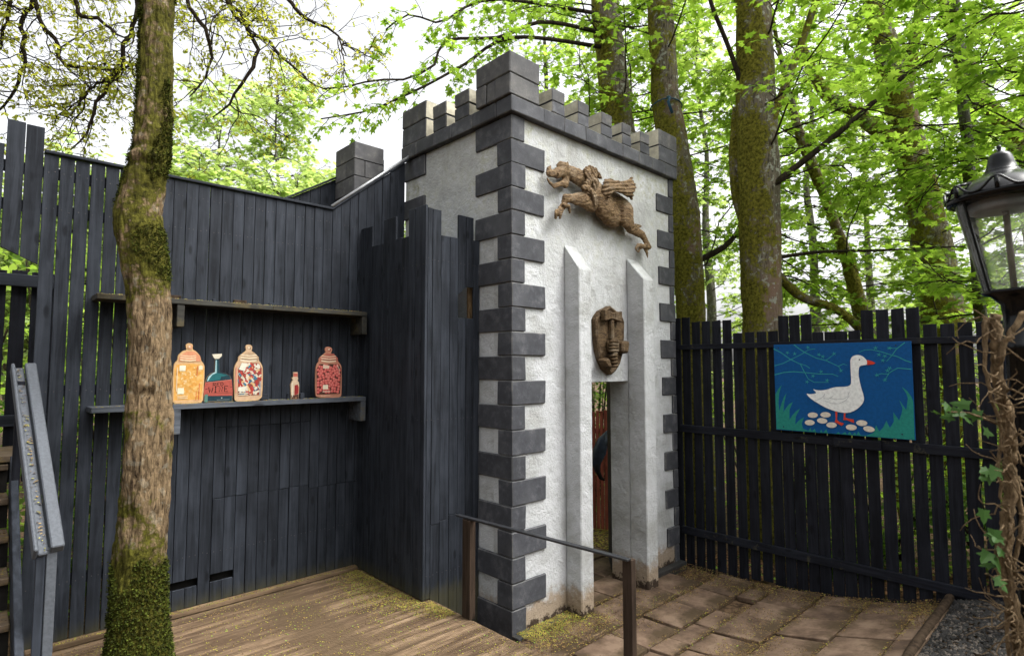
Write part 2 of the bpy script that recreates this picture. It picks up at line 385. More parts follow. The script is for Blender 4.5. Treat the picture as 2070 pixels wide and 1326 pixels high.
sg_body=[(2.259,2.095),(2.223,2.087),(2.18,2.093),(2.156,2.103),(2.197,2.145),(2.164,2.131),(2.109,2.129),(2.053,2.141),(2.007,2.16),(1.962,2.169),(1.873,2.173),(1.837,2.193),(1.832,2.232),(1.833,2.309),(1.833,2.386),(1.833,2.435),(1.823,2.464),(1.801,2.483),(1.766,2.49),(1.733,2.482),(1.708,2.462),(1.688,2.438),(1.685,2.405),(1.69,2.391),(1.728,2.386),(1.753,2.377),(1.761,2.348),(1.765,2.29),(1.757,2.224),(1.744,2.157),(1.73,2.101),(1.724,2.063),(1.732,2.025),(1.759,1.986),(1.803,1.945),(1.847,1.922),(1.891,1.912),(1.953,1.916),(2.006,1.929),(2.078,1.955),(2.141,1.992),(2.187,2.02),(2.224,2.048),(2.247,2.073)]
sg_beak=[(1.688,2.44),(1.642,2.426),(1.614,2.408),(1.635,2.395),(1.687,2.39)]
sg_leg1=[(1.988,1.921),(1.969,1.919),(1.975,1.839),(1.956,1.821),(1.911,1.806),(1.935,1.781),(1.966,1.8),(1.996,1.816),(1.986,1.848)]
sg_leg2=[(1.909,1.911),(1.893,1.91),(1.9,1.868),(1.884,1.859),(1.824,1.853),(1.821,1.818),(1.838,1.824),(1.885,1.843),(1.915,1.841)]
sg_grass=[(2.581,2.071),(2.553,2.125),(2.511,2.176),(2.541,2.083),(2.55,1.978),(2.545,1.895),(2.522,1.969),(2.494,2.043),(2.463,2.091),(2.489,1.991),(2.502,1.887),(2.473,1.93),(2.441,1.973),(2.4,2),(2.438,1.911),(2.441,1.808),(2.415,1.851),(2.374,1.899),(2.329,1.935),(2.376,1.843),(2.383,1.761),(2.358,1.793),(2.323,1.826),(2.293,1.843),(2.319,1.775),(2.307,1.726),(2.254,1.705),(2.234,1.741),(2.221,1.702),(2.192,1.735),(2.179,1.696),(2.142,1.697),(2.13,1.73),(2.114,1.693),(2.081,1.738),(2.068,1.695),(2.023,1.699),(1.996,1.693),(1.968,1.718),(1.947,1.693),(1.907,1.723),(1.89,1.695),(1.867,1.731),(1.847,1.696),(1.82,1.725),(1.808,1.698),(1.79,1.737),(1.77,1.701),(1.719,1.703),(1.66,1.733),(1.633,1.81),(1.61,1.751),(1.576,1.791),(1.546,1.858),(1.52,1.791),(1.486,1.853),(1.487,1.944),(1.443,1.869),(1.421,1.93),(1.411,1.985),(1.435,2.061),(1.381,1.968),(1.365,2.077),(1.375,2.122),(1.411,2.186),(1.366,2.145),(1.338,2.096),(1.323,2.052),(1.326,1.696),(2.58,1.699)]
sg_eye=[(1.751,2.442)]
sg_eggs=[(2.203,1.872),(2.08,1.883),(2.235,1.793),(2.114,1.82),(2.027,1.783),(1.848,1.773),(1.754,1.822),(1.694,1.768)]
sg_buds=[(2.23,2.575),(2.439,2.523),(2.364,2.511),(2.124,2.497),(2.087,2.477),(1.981,2.505),(2.109,2.322),(2.188,2.276),(2.249,2.214),(2.054,2.233),(1.922,2.333),(1.609,2.555),(1.582,2.489),(1.534,2.474),(1.552,2.433),(1.499,2.358),(1.516,2.335),(1.543,2.246),(1.606,2.292),(1.491,2.551)]
sg_branches=[[(2.584,2.568),(2.505,2.524),(2.416,2.455),(2.328,2.408),(2.261,2.387),(2.218,2.357)],[(2.581,2.383),(2.488,2.409),(2.406,2.45),(2.286,2.51),(2.226,2.55),(2.159,2.559)],[(2.371,2.608),(2.323,2.567),(2.266,2.525),(2.153,2.463),(2.061,2.437),(1.945,2.377),(1.92,2.333)],[(1.945,2.377),(1.9,2.401),(1.865,2.386)],[(2.061,2.437),(2.023,2.466),(1.981,2.5)],[(2.309,2.398),(2.282,2.336),(2.237,2.245),(2.181,2.211),(2.041,2.213)],[(2.583,2.285),(2.481,2.312),(2.38,2.32),(2.263,2.311),(2.121,2.297),(2.002,2.298),(1.949,2.274)],[(1.323,2.413),(1.37,2.431),(1.431,2.468),(1.486,2.486),(1.565,2.517),(1.646,2.539),(1.705,2.537),(1.757,2.516)],[(1.368,2.6),(1.436,2.542),(1.478,2.478),(1.524,2.423)],[(1.436,2.547),(1.515,2.549)],[(1.325,2.349),(1.373,2.354),(1.435,2.36),(1.484,2.33),(1.517,2.302),(1.573,2.306),(1.623,2.284)],[(1.509,2.307),(1.543,2.246)]]
sg_wing=[[(1.853,2.125),(1.868,2.077),(1.904,2.051),(1.984,2.043),(2.038,2.056)],[(1.854,2.082),(1.887,2.037),(1.95,2.001),(2.021,2.002),(2.084,2.024)],[(2.077,2.099),(2.092,2.068),(2.13,2.042),(2.177,2.025)],[(2.001,2.077),(2.047,2.045),(2.093,2.049)]]
ja_jar1=[(1.227,2.1),(1.238,2.083),(1.259,2.077),(1.428,2.075),(1.446,2.09),(1.451,2.11),(1.456,2.37),(1.447,2.398),(1.424,2.427),(1.421,2.451),(1.412,2.471),(1.385,2.503),(1.362,2.515),(1.357,2.531),(1.361,2.547),(1.354,2.563),(1.334,2.569),(1.314,2.562),(1.306,2.546),(1.311,2.526),(1.319,2.514),(1.291,2.506),(1.263,2.477),(1.252,2.461),(1.251,2.426),(1.232,2.406),(1.223,2.378),(1.224,2.19)]
ja_wine=[(1.456,2.082),(1.454,2.183),(1.463,2.248),(1.477,2.288),(1.506,2.316),(1.53,2.324),(1.533,2.44),(1.521,2.448),(1.507,2.476),(1.584,2.482),(1.585,2.465),(1.564,2.44),(1.575,2.324),(1.622,2.315),(1.654,2.294),(1.671,2.252),(1.679,2.176),(1.68,2.072)]
ja_wlabel=[(1.454,2.183),(1.462,2.244),(1.562,2.246),(1.669,2.262),(1.679,2.176),(1.68,2.125),(1.454,2.13)]
ja_wneckcap=[(1.507,2.476),(1.584,2.482),(1.585,2.465),(1.564,2.44),(1.533,2.437),(1.521,2.448)]
ja_wglass=[(1.471,2.252),(1.485,2.286),(1.514,2.308),(1.54,2.32),(1.541,2.427),(1.55,2.427),(1.554,2.32),(1.591,2.311),(1.638,2.298),(1.584,2.287),(1.577,2.262),(1.516,2.253)]
ja_whl=[(1.537,2.427),(1.545,2.427),(1.547,2.32),(1.514,2.304),(1.493,2.272),(1.482,2.251),(1.476,2.251),(1.486,2.288),(1.514,2.315),(1.536,2.328)]
ja_jar2=[(1.708,2.079),(1.695,2.101),(1.684,2.344),(1.695,2.394),(1.718,2.428),(1.717,2.458),(1.737,2.475),(1.776,2.51),(1.784,2.523),(1.774,2.544),(1.781,2.564),(1.804,2.57),(1.829,2.56),(1.834,2.537),(1.822,2.515),(1.851,2.498),(1.886,2.464),(1.891,2.429),(1.917,2.399),(1.929,2.36),(1.931,2.117),(1.913,2.092),(1.888,2.08),(1.756,2.075)]
ja_flask=[(2.189,2.09),(2.181,2.224),(2.192,2.251),(2.203,2.264),(2.191,2.278),(2.198,2.292),(2.205,2.291),(2.204,2.337),(2.245,2.336),(2.246,2.291),(2.252,2.277),(2.245,2.259),(2.259,2.241),(2.263,2.214),(2.26,2.087)]
ja_fred=[(2.218,2.215),(2.247,2.223),(2.259,2.196),(2.257,2.137),(2.219,2.125)]
ja_fdark=[(2.189,2.126),(2.22,2.125),(2.257,2.134),(2.259,2.089),(2.192,2.092)]
ja_fcork=[(2.206,2.327),(2.243,2.327),(2.244,2.294),(2.207,2.294)]
ja_jar3=[(2.443,2.099),(2.421,2.127),(2.417,2.368),(2.431,2.414),(2.45,2.437),(2.449,2.465),(2.478,2.494),(2.512,2.522),(2.519,2.532),(2.506,2.555),(2.521,2.579),(2.546,2.583),(2.578,2.571),(2.582,2.547),(2.562,2.523),(2.603,2.505),(2.639,2.467),(2.645,2.439),(2.677,2.405),(2.683,2.367),(2.688,2.118),(2.673,2.095),(2.637,2.09)]
ja_red_box=[(1.534,2.223),(1.592,2.193)]
ja_wine_box=[(1.508,2.19),(1.636,2.146)]
ja_stops=[(1.938,2.13),(2.003,2.084),(2.17,2.126),(2.189,2.086),(2.267,2.128),(2.3,2.086)]
gr_neck=[(4.317,4.334),(4.436,4.322),(4.574,4.308),(4.686,4.279)]
gr_torso=[(4.686,4.251),(4.801,4.183),(4.918,4.094),(5.023,4.02),(5.1,3.977)]
gr_rump=[(5.073,4.182),(5.231,4.136),(5.311,4.102)]
gr_thigh=[(5.312,4.132),(5.325,4.016),(5.39,3.949)]
gr_shin=[(5.39,3.949),(5.507,3.919),(5.628,3.898),(5.697,3.838),(5.766,3.777)]
gr_heel=[(5.509,3.979),(5.613,3.997)]
gr_claw1=[(5.748,3.775),(5.624,3.767),(5.537,3.764),(5.494,3.718),(5.527,3.683)]
gr_claw2=[(5.748,3.764),(5.676,3.744),(5.719,3.7),(5.73,3.645)]
gr_claw3=[(5.695,3.787),(5.571,3.734),(5.553,3.687)]
gr_uparm=[(4.669,4.083),(4.571,4.099),(4.447,4.074)]
gr_forearm=[(4.447,4.074),(4.287,4.059)]
gr_paw=[(4.274,4.048),(4.261,3.984),(4.209,3.931)]
gr_f1=[(4.209,3.931),(4.139,3.883),(4.132,3.827)]
gr_f2=[(4.221,3.925),(4.208,3.879),(4.195,3.838)]
gr_f3=[(4.261,3.984),(4.332,3.981),(4.345,3.922)]
gr_skull=[(4.29,4.341),(4.212,4.313),(4.148,4.272)]
gr_snout=[(4.148,4.272),(4.073,4.255),(4.042,4.256)]
gr_horn=[(4.039,4.247),(4.039,4.289),(4.065,4.334)]
gr_jaw=[(4.276,4.223),(4.186,4.194),(4.11,4.156),(4.048,4.181),(4.018,4.212)]
gr_chin=[(4.29,4.288),(4.276,4.197)]
gr_brow=[(4.162,4.362),(4.213,4.388),(4.278,4.399),(4.304,4.397)]
gr_ear=[(4.304,4.37),(4.324,4.442)]
gr_ruff=[(4.617,4.419),(4.689,4.445),(4.761,4.444),(4.819,4.411),(4.864,4.393)]
gr_ruff2=[(4.631,4.395),(4.673,4.34),(4.629,4.275),(4.572,4.236)]
gr_ruff3=[(4.746,4.394),(4.774,4.326),(4.743,4.245)]
gr_strap=[(4.572,4.226),(4.671,4.23),(4.742,4.171),(4.762,4.092)]
gr_wing1=[(4.935,4.173),(4.929,4.266),(4.968,4.341),(5.061,4.371),(5.171,4.357),(5.317,4.349),(5.399,4.327),(5.416,4.3)]
gr_wing2=[(4.996,4.224),(5.044,4.31),(5.139,4.34),(5.3,4.335),(5.4,4.357),(5.461,4.43),(5.454,4.478)]
gr_wing3=[(4.969,4.37),(5.077,4.394),(5.204,4.393),(5.335,4.432),(5.421,4.501),(5.452,4.538)]
gr_wing4=[(4.922,4.283),(4.953,4.366),(5.031,4.393)]
sh_plate=[(5.028,3.03),(4.857,2.964),(4.793,2.903),(4.77,2.867),(4.778,2.684),(4.804,2.543),(4.847,2.438),(4.915,2.346),(5.025,2.285),(5.116,2.331),(5.191,2.404),(5.243,2.515),(5.272,2.701),(5.279,2.872),(5.222,2.966),(5.142,2.979)]
sh_hamL=[(4.857,2.979),(5.033,2.961),(5.037,2.878),(4.866,2.851)]
sh_hamR=[(5.093,2.958),(5.228,2.974),(5.231,2.833),(5.103,2.87)]
sh_shaft=[(5.069,2.964),(5.074,2.65)]
sh_fist1=[(4.997,2.659),(5.178,2.668),(5.175,2.525),(5,2.526)]
sh_cuff1=[(5.184,2.657),(5.354,2.666),(5.325,2.512),(5.187,2.521)]
sh_fist2=[(5.018,2.511),(5.132,2.513),(5.123,2.375),(5.044,2.36)]
sh_cuff2=[(4.842,2.452),(4.976,2.475),(5.032,2.36),(4.938,2.36)]
SYC_BOUGHS=[[(7.22,5.34,7.99),(6.06,5.66,7.52),(5.20,5.70,6.95),(4.42,5.92,6.68),(4.22,5.86,6.26),(3.85,5.97,5.97),(3.48,6.05,5.86),(3.13,6.13,5.68),(2.90,6.22,5.61)],[(7.22,5.36,7.76),(5.55,5.77,7.12),(4.74,5.90,6.47),(4.14,5.96,5.98),(3.73,6.11,5.69),(3.41,6.16,5.48),(2.93,6.35,5.30)],[(7.04,5.34,8.32),(5.12,5.72,7.47),(4.36,5.95,6.92),(3.96,6.05,6.90),(3.64,6.11,6.59)]]
OAK_LIMBS=[[(0.37,8.39,6.64),(0.31,8.47,6.34),(0.34,8.47,5.99),(0.31,8.54,5.62),(0.17,8.70,5.34),(0.05,8.83,5.17)],[(0.39,8.37,6.64),(0.45,8.34,6.34),(0.60,8.22,6.11),(0.67,8.18,5.86),(1.02,7.85,5.77),(1.26,7.62,5.84),(1.55,7.60,6.01)],[(1.24,7.56,6.69),(1.23,7.60,6.32),(1.19,7.65,6.11),(1.12,7.76,5.74),(1.06,7.83,5.62),(0.94,7.98,5.24),(0.88,8.05,5.03),(0.81,8.14,4.85)],[(1.10,7.78,5.73),(0.98,7.90,5.62),(0.86,8.03,5.48),(0.74,8.16,5.33),(0.63,8.28,5.22)],[(2.07,7.16,6.89),(2.11,7.13,6.77),(2.23,7.04,6.57),(2.32,6.98,6.34),(2.46,6.85,6.27),(2.66,6.68,6.02),(2.83,6.54,5.82),(3.01,6.38,5.67)],[(2.32,6.98,6.34),(2.35,6.98,6.05),(2.30,7.04,5.82),(2.13,7.23,5.52),(2.03,7.34,5.35)],[(1.68,7.40,6.80),(1.73,7.37,6.59),(1.84,7.28,6.46),(1.93,7.22,6.22),(1.96,7.21,5.97),(1.88,7.32,5.71),(1.78,7.43,5.54)],[(2.60,6.79,6.92),(2.74,6.68,6.71),(2.92,6.52,6.53),(3.10,6.36,6.41),(3.20,6.29,6.17)],[(0.72,8.05,6.67),(0.78,8.02,6.44),(0.97,7.85,6.33),(1.10,7.74,6.18),(1.21,7.63,6.16)],[(0.19,8.56,6.64),(0.15,8.64,6.24),(0.10,8.71,5.90)]]
# ================================================================== GROUND AND SETTING
def gz(x,y):
    g=float(np.interp(y,[-6,0,.9,1.4,2.0,2.8,4.0,60],[.9,.55,.36,.19,.05,-.03,-.04,-.04]))
    if x<2.9: g=min(g,-.06)
    elif x<3.2: g=min(g,-.06+(g+.06)*(x-2.9)/.3)
    if x>6.7: g=g-min(.25,(x-6.7)*.12)
    return g
xs=np.concatenate([[-120,-60,-30,-15,-8,-4,-2],np.arange(-1,14.01,.25),[16,20,30,60,120]])
ys=np.concatenate([[-60,-30,-12,-6,-3],np.arange(-2,12.01,.25),[14,18,25,40,80,140]])
V=[];F=[]
for j,y in enumerate(ys):
    for i,x in enumerate(xs):
        V.append((x,y,gz(x,y)-.012+.02*noise.noise(Vector((x*1.3,y*1.3,0)))-(.02 if (3.1<x<6.6 and 1<y<5) else 0)))
nx=len(xs)
F=[(j*nx+i,j*nx+i+1,(j+1)*nx+i+1,(j+1)*nx+i) for j in range(len(ys)-1) for i in range(nx-1)]
g=arr_mesh('ground',V,F,[M_soil],smooth=True); tag(g,'brown leaf littered woodland ground under and beyond the fences',kind='structure')

# paving of brown concrete slabs, each a part
pav=thing('paving','brown concrete slab paving in front of the white gateway',None,(4.8,2.6,0),kind='structure')
rows=[(1.08,1.30),(1.30,1.73),(1.73,2.17),(2.18,2.62),(2.63,2.85),(2.86,3.27),(3.28,3.72),(3.73,4.15),(4.16,4.60),(4.61,5.05),(5.06,5.5)]
rp=random.Random(3)
for ri,(ya,yb) in enumerate(rows):
    x=3.12+[.0,.28,.10,.0,.2,.27,.05,.15,.3,.1,.2][ri]*.0 - [0,.2,.35,0,.15,.28,.1,.2,.05,.3,.1][ri]
    big=(yb-ya)>.3
    while x<6.6:
        L=random.choice([.52,.52,.44] if big else [.44,.30,.52])
        x1=x+L
        hole=(ri==4 and 5.15<x+.1<5.6) or (ri>=3 and x>5.95 and rp.random()<.75) or (ri<3 and x>6.05 and rp.random()<.4)
        if x1>3.14 and x<6.42 and not hole and not(ya>3.7 and x1<4.55) :
            xa=max(x,3.12)+.006; xb=min(x1,6.45)-.006; dz=random.uniform(-.010,.008)
            tlt=random.uniform(-.025,.025); tl2=random.uniform(-.022,.022)
            c=[]
            for k in range(8):
                px=(xa,xb)[k&1]; py=(ya+.006,yb-.006)[k>>1&1]
                top=gz(4.5,py)+.022+dz+tlt*(px-(xa+xb)/2)+tl2*(py-(ya+yb)/2)
                c.append((px+random.uniform(-.004,.004),py+random.uniform(-.004,.004),top if k>>2&1 else top-.05))
            b=MB(); b.hexa(c,.005); b.build('paving_slab',M_paving,pav)
        x=x1
# decking
deck=thing('decking','weathered brown grooved timber decking below the charcoal wall',None,(1.0,3.8,.30),kind='structure')
DZ=.34; bw=.142; y=5.36; k=0
while y>.4:
    ya=y-bw+.006; yb=y
    prof=[]; nr=6; step=(yb-ya)/nr
    for i in range(nr):
        s0=ya+i*step
        prof+=[(s0+.0012,DZ-.009),(s0+step*.30,DZ),(s0+step*.70,DZ),(s0+step-.0012,DZ-.009)]
    prof=[(ya,DZ-.030)]+prof+[(yb,DZ-.030)]
    n=len(prof); dz=random.uniform(-.0015,.0015); x1=3.06+random.uniform(-.006,.006)
    joints=[-1.8,x1]
    for a_,b_ in zip(joints[:-1],joints[1:]):
        a2=a_+.003
        m=MB(); vs=[(xx,p[0],p[1]+dz) for xx in (a2,b_) for p in prof]
        fs=[(i,i+1,n+i+1,n+i) for i in range(n-1)]+[tuple(range(n-1,-1,-1)),tuple(range(n,2*n))]
        m.add(vs,fs); m.build('deck_board',M_deck,deck)
    y-=bw; k+=1
m=MB(); m.box(3.061,3.085,.4,5.36,-.02,.325,.003); m.build('fascia_board',M_deck,deck)
m=MB(); m.box(.40,2.968,5.365,5.446,.341,.374,.004); m.build('kick_board',M_deck,deck)

# ================================================================== CASTLE GATEWAY
XT,YT=3.62,3.80
tower=thing('castle_gateway','white rendered castle gateway with grey block quoins and crenellated top','gateway',(5.0,4.7,0))
def prism_y(name,outline,y0,y1,mat,parent,ch=0,smooth=False):
    m=MB(); n=len(outline)
    vs=[(x,y0,z) for x,z in outline]+[(x,y1,z) for x,z in outline]
    tri=geometry.tessellate_polygon([[Vector((x,z,0)) for x,z in outline]])
    fs=[tuple(t) for t in tri]+[tuple(n+i for i in reversed(t)) for t in tri]+[(i,(i+1)%n,n+(i+1)%n,n+i) for i in range(n)]
    m.add(vs,fs); return m.build(name,mat,parent,smooth)
OX0,OX1,OZ=4.50,5.423,2.215
prism_y('front_wall',[(3.62,-.05),(OX0,-.05),(OX0,OZ),(OX1,OZ),(OX1,-.05),(6.40,-.05),(6.40,4.735),(3.62,4.735)],3.80,4.05,M_render,tower)
m=MB(); m.box(3.62,3.87,4.05,5.58,-.05,4.735,0); m.build('side_wall',M_render,tower)
m=MB(); m.box(6.15,6.40,4.05,5.58,2.35,4.735,0); m.build('side_wall',M_render,tower)
m=MB(); m.box(3.87,6.15,5.33,5.58,2.35,4.735,0); m.build('back_wall',M_render,tower)
m=MB(); m.box(3.87,4.5,5.33,5.58,-.05,2.35,0); m.build('back_wall',M_render,tower)
m=MB(); m.box(3.87,6.15,4.05,5.33,4.55,4.65,0); m.build('roof_slab',M_dark,tower)
for (xa,xb,yf) in ((4.345,4.535,3.605),(5.42,5.625,3.575)):
    m=MB(); c=[]
    for k in range(8):
        X=(xa,xb)[k&1]; Y=(yf,3.80)[k>>1&1]
        c.append((X,Y,(-.05 if not k>>2&1 else (3.35 if Y<3.7 else 3.61))))
    m.hexa(c,.012); m.build('pilaster',M_render,tower)
# inner black door leaf standing open in the passage
m=MB(); a_=Vector((5.455,4.075,0)); d_=Vector((.41,.36,0)); nn=Vector((.36,-.41,0)).normalized()*.045
m.hexa([a_+d_*(k&1)+nn*(k>>1&1)+Vector((0,0,2.2 if k>>2&1 else .02)) for k in range(8)],.003); m.build('door',M_fence,tower)
# quoins
ch=.007
def qbox(m,x0,x1,y0,y1,z0,z1,chm):
    c=[((x0,x1)[k&1]+random.uniform(-.004,.004),(y0,y1)[k>>1&1]+random.uniform(-.004,.004),(z0,z1)[k>>2&1]+random.uniform(-.0012,.0012)) for k in range(8)]
    n0=len(m.f); m.hexa(c,chm*random.uniform(.7,1.5))
    for i in range(n0+6,len(m.f)): m.m[i]=9
def jz(): return random.uniform(-.003,.003)
for i in range(21):
    z0=i*.225+.003-(.05 if i==0 else 0); z1=(i+1)*.225-.003
    if i==20: z1=4.732
    m=MB(); j=jz()
    if i%2: qbox(m,3.598+j,4.045+random.uniform(-.008,.008),3.778+jz(),3.975+random.uniform(-.008,.008),z0,z1,ch)
    else:   qbox(m,3.598+j,3.775+random.uniform(-.006,.006),3.778+jz(),4.31,z0,z1,ch)
    m.m=[1 if q else 0 for q in m.m]; m.build('quoin_block',[M_block,M_blockworn],tower)
    m=MB()
    if i%2: qbox(m,6.05+.12*(1-z0/4.4)+jz(),6.422,3.778+jz(),4.0,z0,z1,ch)
    else:   qbox(m,6.33+jz(),6.422,3.778+jz(),4.2,z0,z1,ch)
    m.m=[1 if q else 0 for q in m.m]; m.build('quoin_block',[M_block,M_blockworn],tower)
    if i%2==0 and i>13:
        m=MB(); qbox(m,3.598,3.80,5.18+jz(),5.60,z0,z1,ch); m.m=[1 if q else 0 for q in m.m]; m.build('quoin_block',[M_block,M_blockworn],tower)
m=MB(); m.box(3.60,4.32,3.70,3.79,-.1,.015,.006); m.build('footing',M_footing,tower)
m=MB(); m.box(5.63,6.44,3.70,3.79,-.12,.03,.006); m.build('footing',M_footing,tower)
# cornice course and merlons
def bare_sides(o,axis):
    for p in o.data.polygons:
        n=p.normal
        if (axis=='x' and n.x<-.9) or (axis=='y' and n.y<-.9): p.material_index=1
def blk(name,x0,x1,y0,y1,z0,z1,mats,side=None):
    m=MB(); qbox(m,x0+jz(),x1+jz(),y0+jz(),y1+jz(),z0,z1,.008); m.m=[2 if q else 0 for q in m.m]; o=m.build(name,[mats[0],mats[1] if len(mats)>1 else mats[0],M_blockworn],tower)
    if side: bare_sides(o,side)
    return o
x=3.55
for L in [.44,.30,.34,.36,.30,.32,.28,.30,.27]:
    blk('cornice_block',x,min(x+L-.004,6.47),3.73,3.95,4.737,4.889,[M_block]); x+=L
y=3.954
for L in [.36,.33,.30,.34,.30]:
    blk('cornice_block',3.55,3.77,y,min(y+L-.004,5.60),4.737,4.889,[M_block]); y+=L
blk('cornice_block',3.774,6.47,5.38,5.60,4.737,4.889,[M_block]); blk('cornice_block',6.25,6.47,3.954,5.376,4.737,4.889,[M_block])
blk('merlon_block',3.525,3.92,3.728,3.93,4.892,5.088,[M_capblock]); blk('merlon_block',3.525,3.78,3.934,4.06,4.892,5.088,[M_capblock]); blk('merlon_block',3.525,3.78,4.064,4.22,4.892,5.088,[M_capblock])
blk('merlon_block',3.522,3.92,3.725,4.222,5.092,5.297,[M_capblock])
for (xa,xb) in ((4.113,4.304),(4.51,4.693),(4.902,5.099),(5.287,5.464),(5.647,5.839)):
    blk('merlon_block',xa,xb,3.735,3.95,4.892,5.015,[M_block,M_bare],'x'); blk('merlon_block',xa,xb,3.735,3.95,5.018,5.147,[M_capblock,M_bare],'x')
blk('merlon_block',6.043,6.457,3.732,3.95,4.892,5.085,[M_block,M_bare],'x'); blk('merlon_block',6.043,6.46,3.732,3.95,5.089,5.288,[M_capblock,M_bare],'x')
for (ya,yb) in ((4.364,4.595),(4.741,4.978)):
    blk('merlon_block',3.555,3.77,ya,yb,4.892,5.03,[M_block,M_bare],'y'); blk('merlon_block',3.555,3.77,ya,yb,5.034,5.18,[M_capblock,M_bare],'y')
blk('merlon_block',3.555,3.77,5.106,5.57,4.892,5.105,[M_block,M_bare],'y')
blk('merlon_block',3.555,3.77,5.106,5.26,5.109,5.315,[M_capblock,M_bare],'y'); blk('merlon_block',3.555,3.77,5.262,5.42,5.109,5.31,[M_capblock]); blk('merlon_block',3.555,3.77,5.422,5.57,5.109,5.315,[M_capblock])

# ================================================================== CHARCOAL PLANK WALL
Y1=5.45
wall=thing('plank_wall','long charcoal plank wall behind the shelves, its top sloping up to the gateway','wall',(1.7,5.46,.34))
def top1(x): return 3.965 if x<2.649 else 3.965+(x-2.649)*(.74/.905)
def wplank(xa,xb,za,zb,zc=None,parent=wall,y=Y1,th=.022,mat=M_wall,zd=None,nm='plank'):
    """vertical board; zb, zc = top at the two edges; za, zd = bottom at the two edges"""
    if zc is None: zc=zb
    if zd is None: zd=za
    dy=random.uniform(-.0035,.0035); m=MB(); lean=random.uniform(-.0015,.0015)
    c=[((xa,xb)[k&1]+(lean if k>>2&1 else 0),y+dy+(th if k>>1&1 else 0),((za,zd)[k&1] if not k>>2&1 else (zb,zc)[k&1])) for k in range(8)]
    m.hexa(c,.0025); return m.build(nm,mat,parent)
x=.367; P=.0957; i=0
while x<3.50:
    xb=x+P; gap=(.009 if x<.95 else .0028+random.random()*.0022); xa_,xb_=x,xb-gap
    segs=[(.372,None)]
    if 1.60<x<2.46: cuts=[1.236+random.uniform(-.004,.004),1.845]
    elif 2.46<x<2.96: cuts=[1.20+.02*(x-2.46)]
    else: cuts=[]
    zs=[.372]+cuts+[None]
    for za,zb in zip(zs[:-1],zs[1:]):
        zlo=za+(.0 if za==.372 else .003)
        if zb is None: 
            wplank(xa_,xb_,zlo,top1(xa_),top1(xb_))
        else:
            slot = za==.372 and (1.22<x<1.50 or 1.60<x<1.75)
            if slot: wplank(xa_,xb_,zlo,.535); wplank(xa_,xb_,.600,zb)
            else: wplank(xa_,xb_,zlo,zb)
    x=xb; i+=1
# slots also cut the boards without a panel seam: re-cut those three boards
for o in [c for c in wall.children]:
    w0=o.location+wall.location
    if 1.22<w0.x-P/2+.002<1.50 and o.dimensions.z>3:
        bpy.data.objects.remove(o)
for k in range(3):
    xa=.367+P*(9+k); wplank(xa,xa+P-.004,.372,.535); wplank(xa,xa+P-.004,.600,3.965)
for xa,xb,tp,b0,b1 in ((-.17,-.035,3.97,3.36,3.30),(-.03,.142,3.985,3.31,3.235),(.150,.252,4.172,3.235,3.185),(.258,.362,4.165,3.182,3.128)):
    wplank(xa,xb,b0,tp,tp,zd=b1)
for z in (.75,2.16,3.52,3.80):
    m=MB(); m.box(-.3 if z>3.4 else .40,3.45 if z>3.4 else 3.3,Y1+.03,Y1+.075,z,z+.08,.003); m.build('rail',M_wallx,wall)
m=MB(); m.box(1.05,2.95,Y1+.08,Y1+.10,.30,1.85,0); m.build('shade_backing_sheet',M_dark,wall)  # near-black sheet standing in for shade behind the slots; wall is open there
m=MB(); m.box(.366,2.655,Y1-.022,Y1+.06,3.972,3.996,.004); m.build('cap_board',M_wallx,wall)
sl_=(.74/.905)
m=MB(); c=[]
for k in range(8):
    X=(2.652,3.57)[k&1]; c.append((X,(Y1-.02,Y1+.05)[k>>1&1],3.972+(X-2.652)*sl_+(.02 if k>>2&1 else 0)))
m.hexa(c,.003); m.build('cap_board',M_wallx,wall)
m=MB(); m.tube([(2.645,Y1-.012,4.006),(3.56,Y1-.012,4.006+.915*sl_)],.017,8); m.build('lead_flashing',M_alu,wall,True)

# raked parapet and block-headed pillar behind the wall
par=thing('sloping_parapet','dark sloping plank parapet just behind the wall top beside the block pillar','parapet',(3.0,6.3,0))
x=2.2
while x<3.7:
    wplank(x,x+.115,0,4.13+(x-2.35)*.62,4.13+(x+.115-2.35)*.62,par,6.3); x+=.12
m=MB(); c=[]
for k in range(8):
    X=(2.2,3.7)[k&1]; c.append((X,(6.26,6.34)[k>>1&1],4.135+(X-2.35)*.62+(.025 if k>>2&1 else 0)))
m.hexa(c,.003); m.build('cap_board',M_wallx,par)
pil=thing('block_pillar','square grey block pillar head rising behind the sloping wall top','pillar',(3.3,6.1,0))
px0,py0=3.09,5.82
m=MB(); m.box(px0+.06,px0+.40,py0+.06,py0+.40,-.05,4.335,0); m.build('shaft',M_render,pil)
for zi,(za,zb) in enumerate(((4.34,4.53),(4.534,4.725),(4.729,4.925))):
    m=MB()
    if zi==1:
        m.box(px0,px0+.13,py0,py0+.2,za,zb,.007); m.build('block',M_capblock,pil); m=MB()
        m.box(px0+.134,px0+.37,py0,py0+.2,za,zb,.007); m.build('block',M_capblock,pil); m=MB()
        m.box(px0,px0+.37,py0+.204,py0+.46,za,zb,.007); m.build('block',M_capblock,pil)
    else:
        m.box(px0,px0+.375,py0,py0+.46,za,zb,.007); m.build('block',M_capblock,pil)

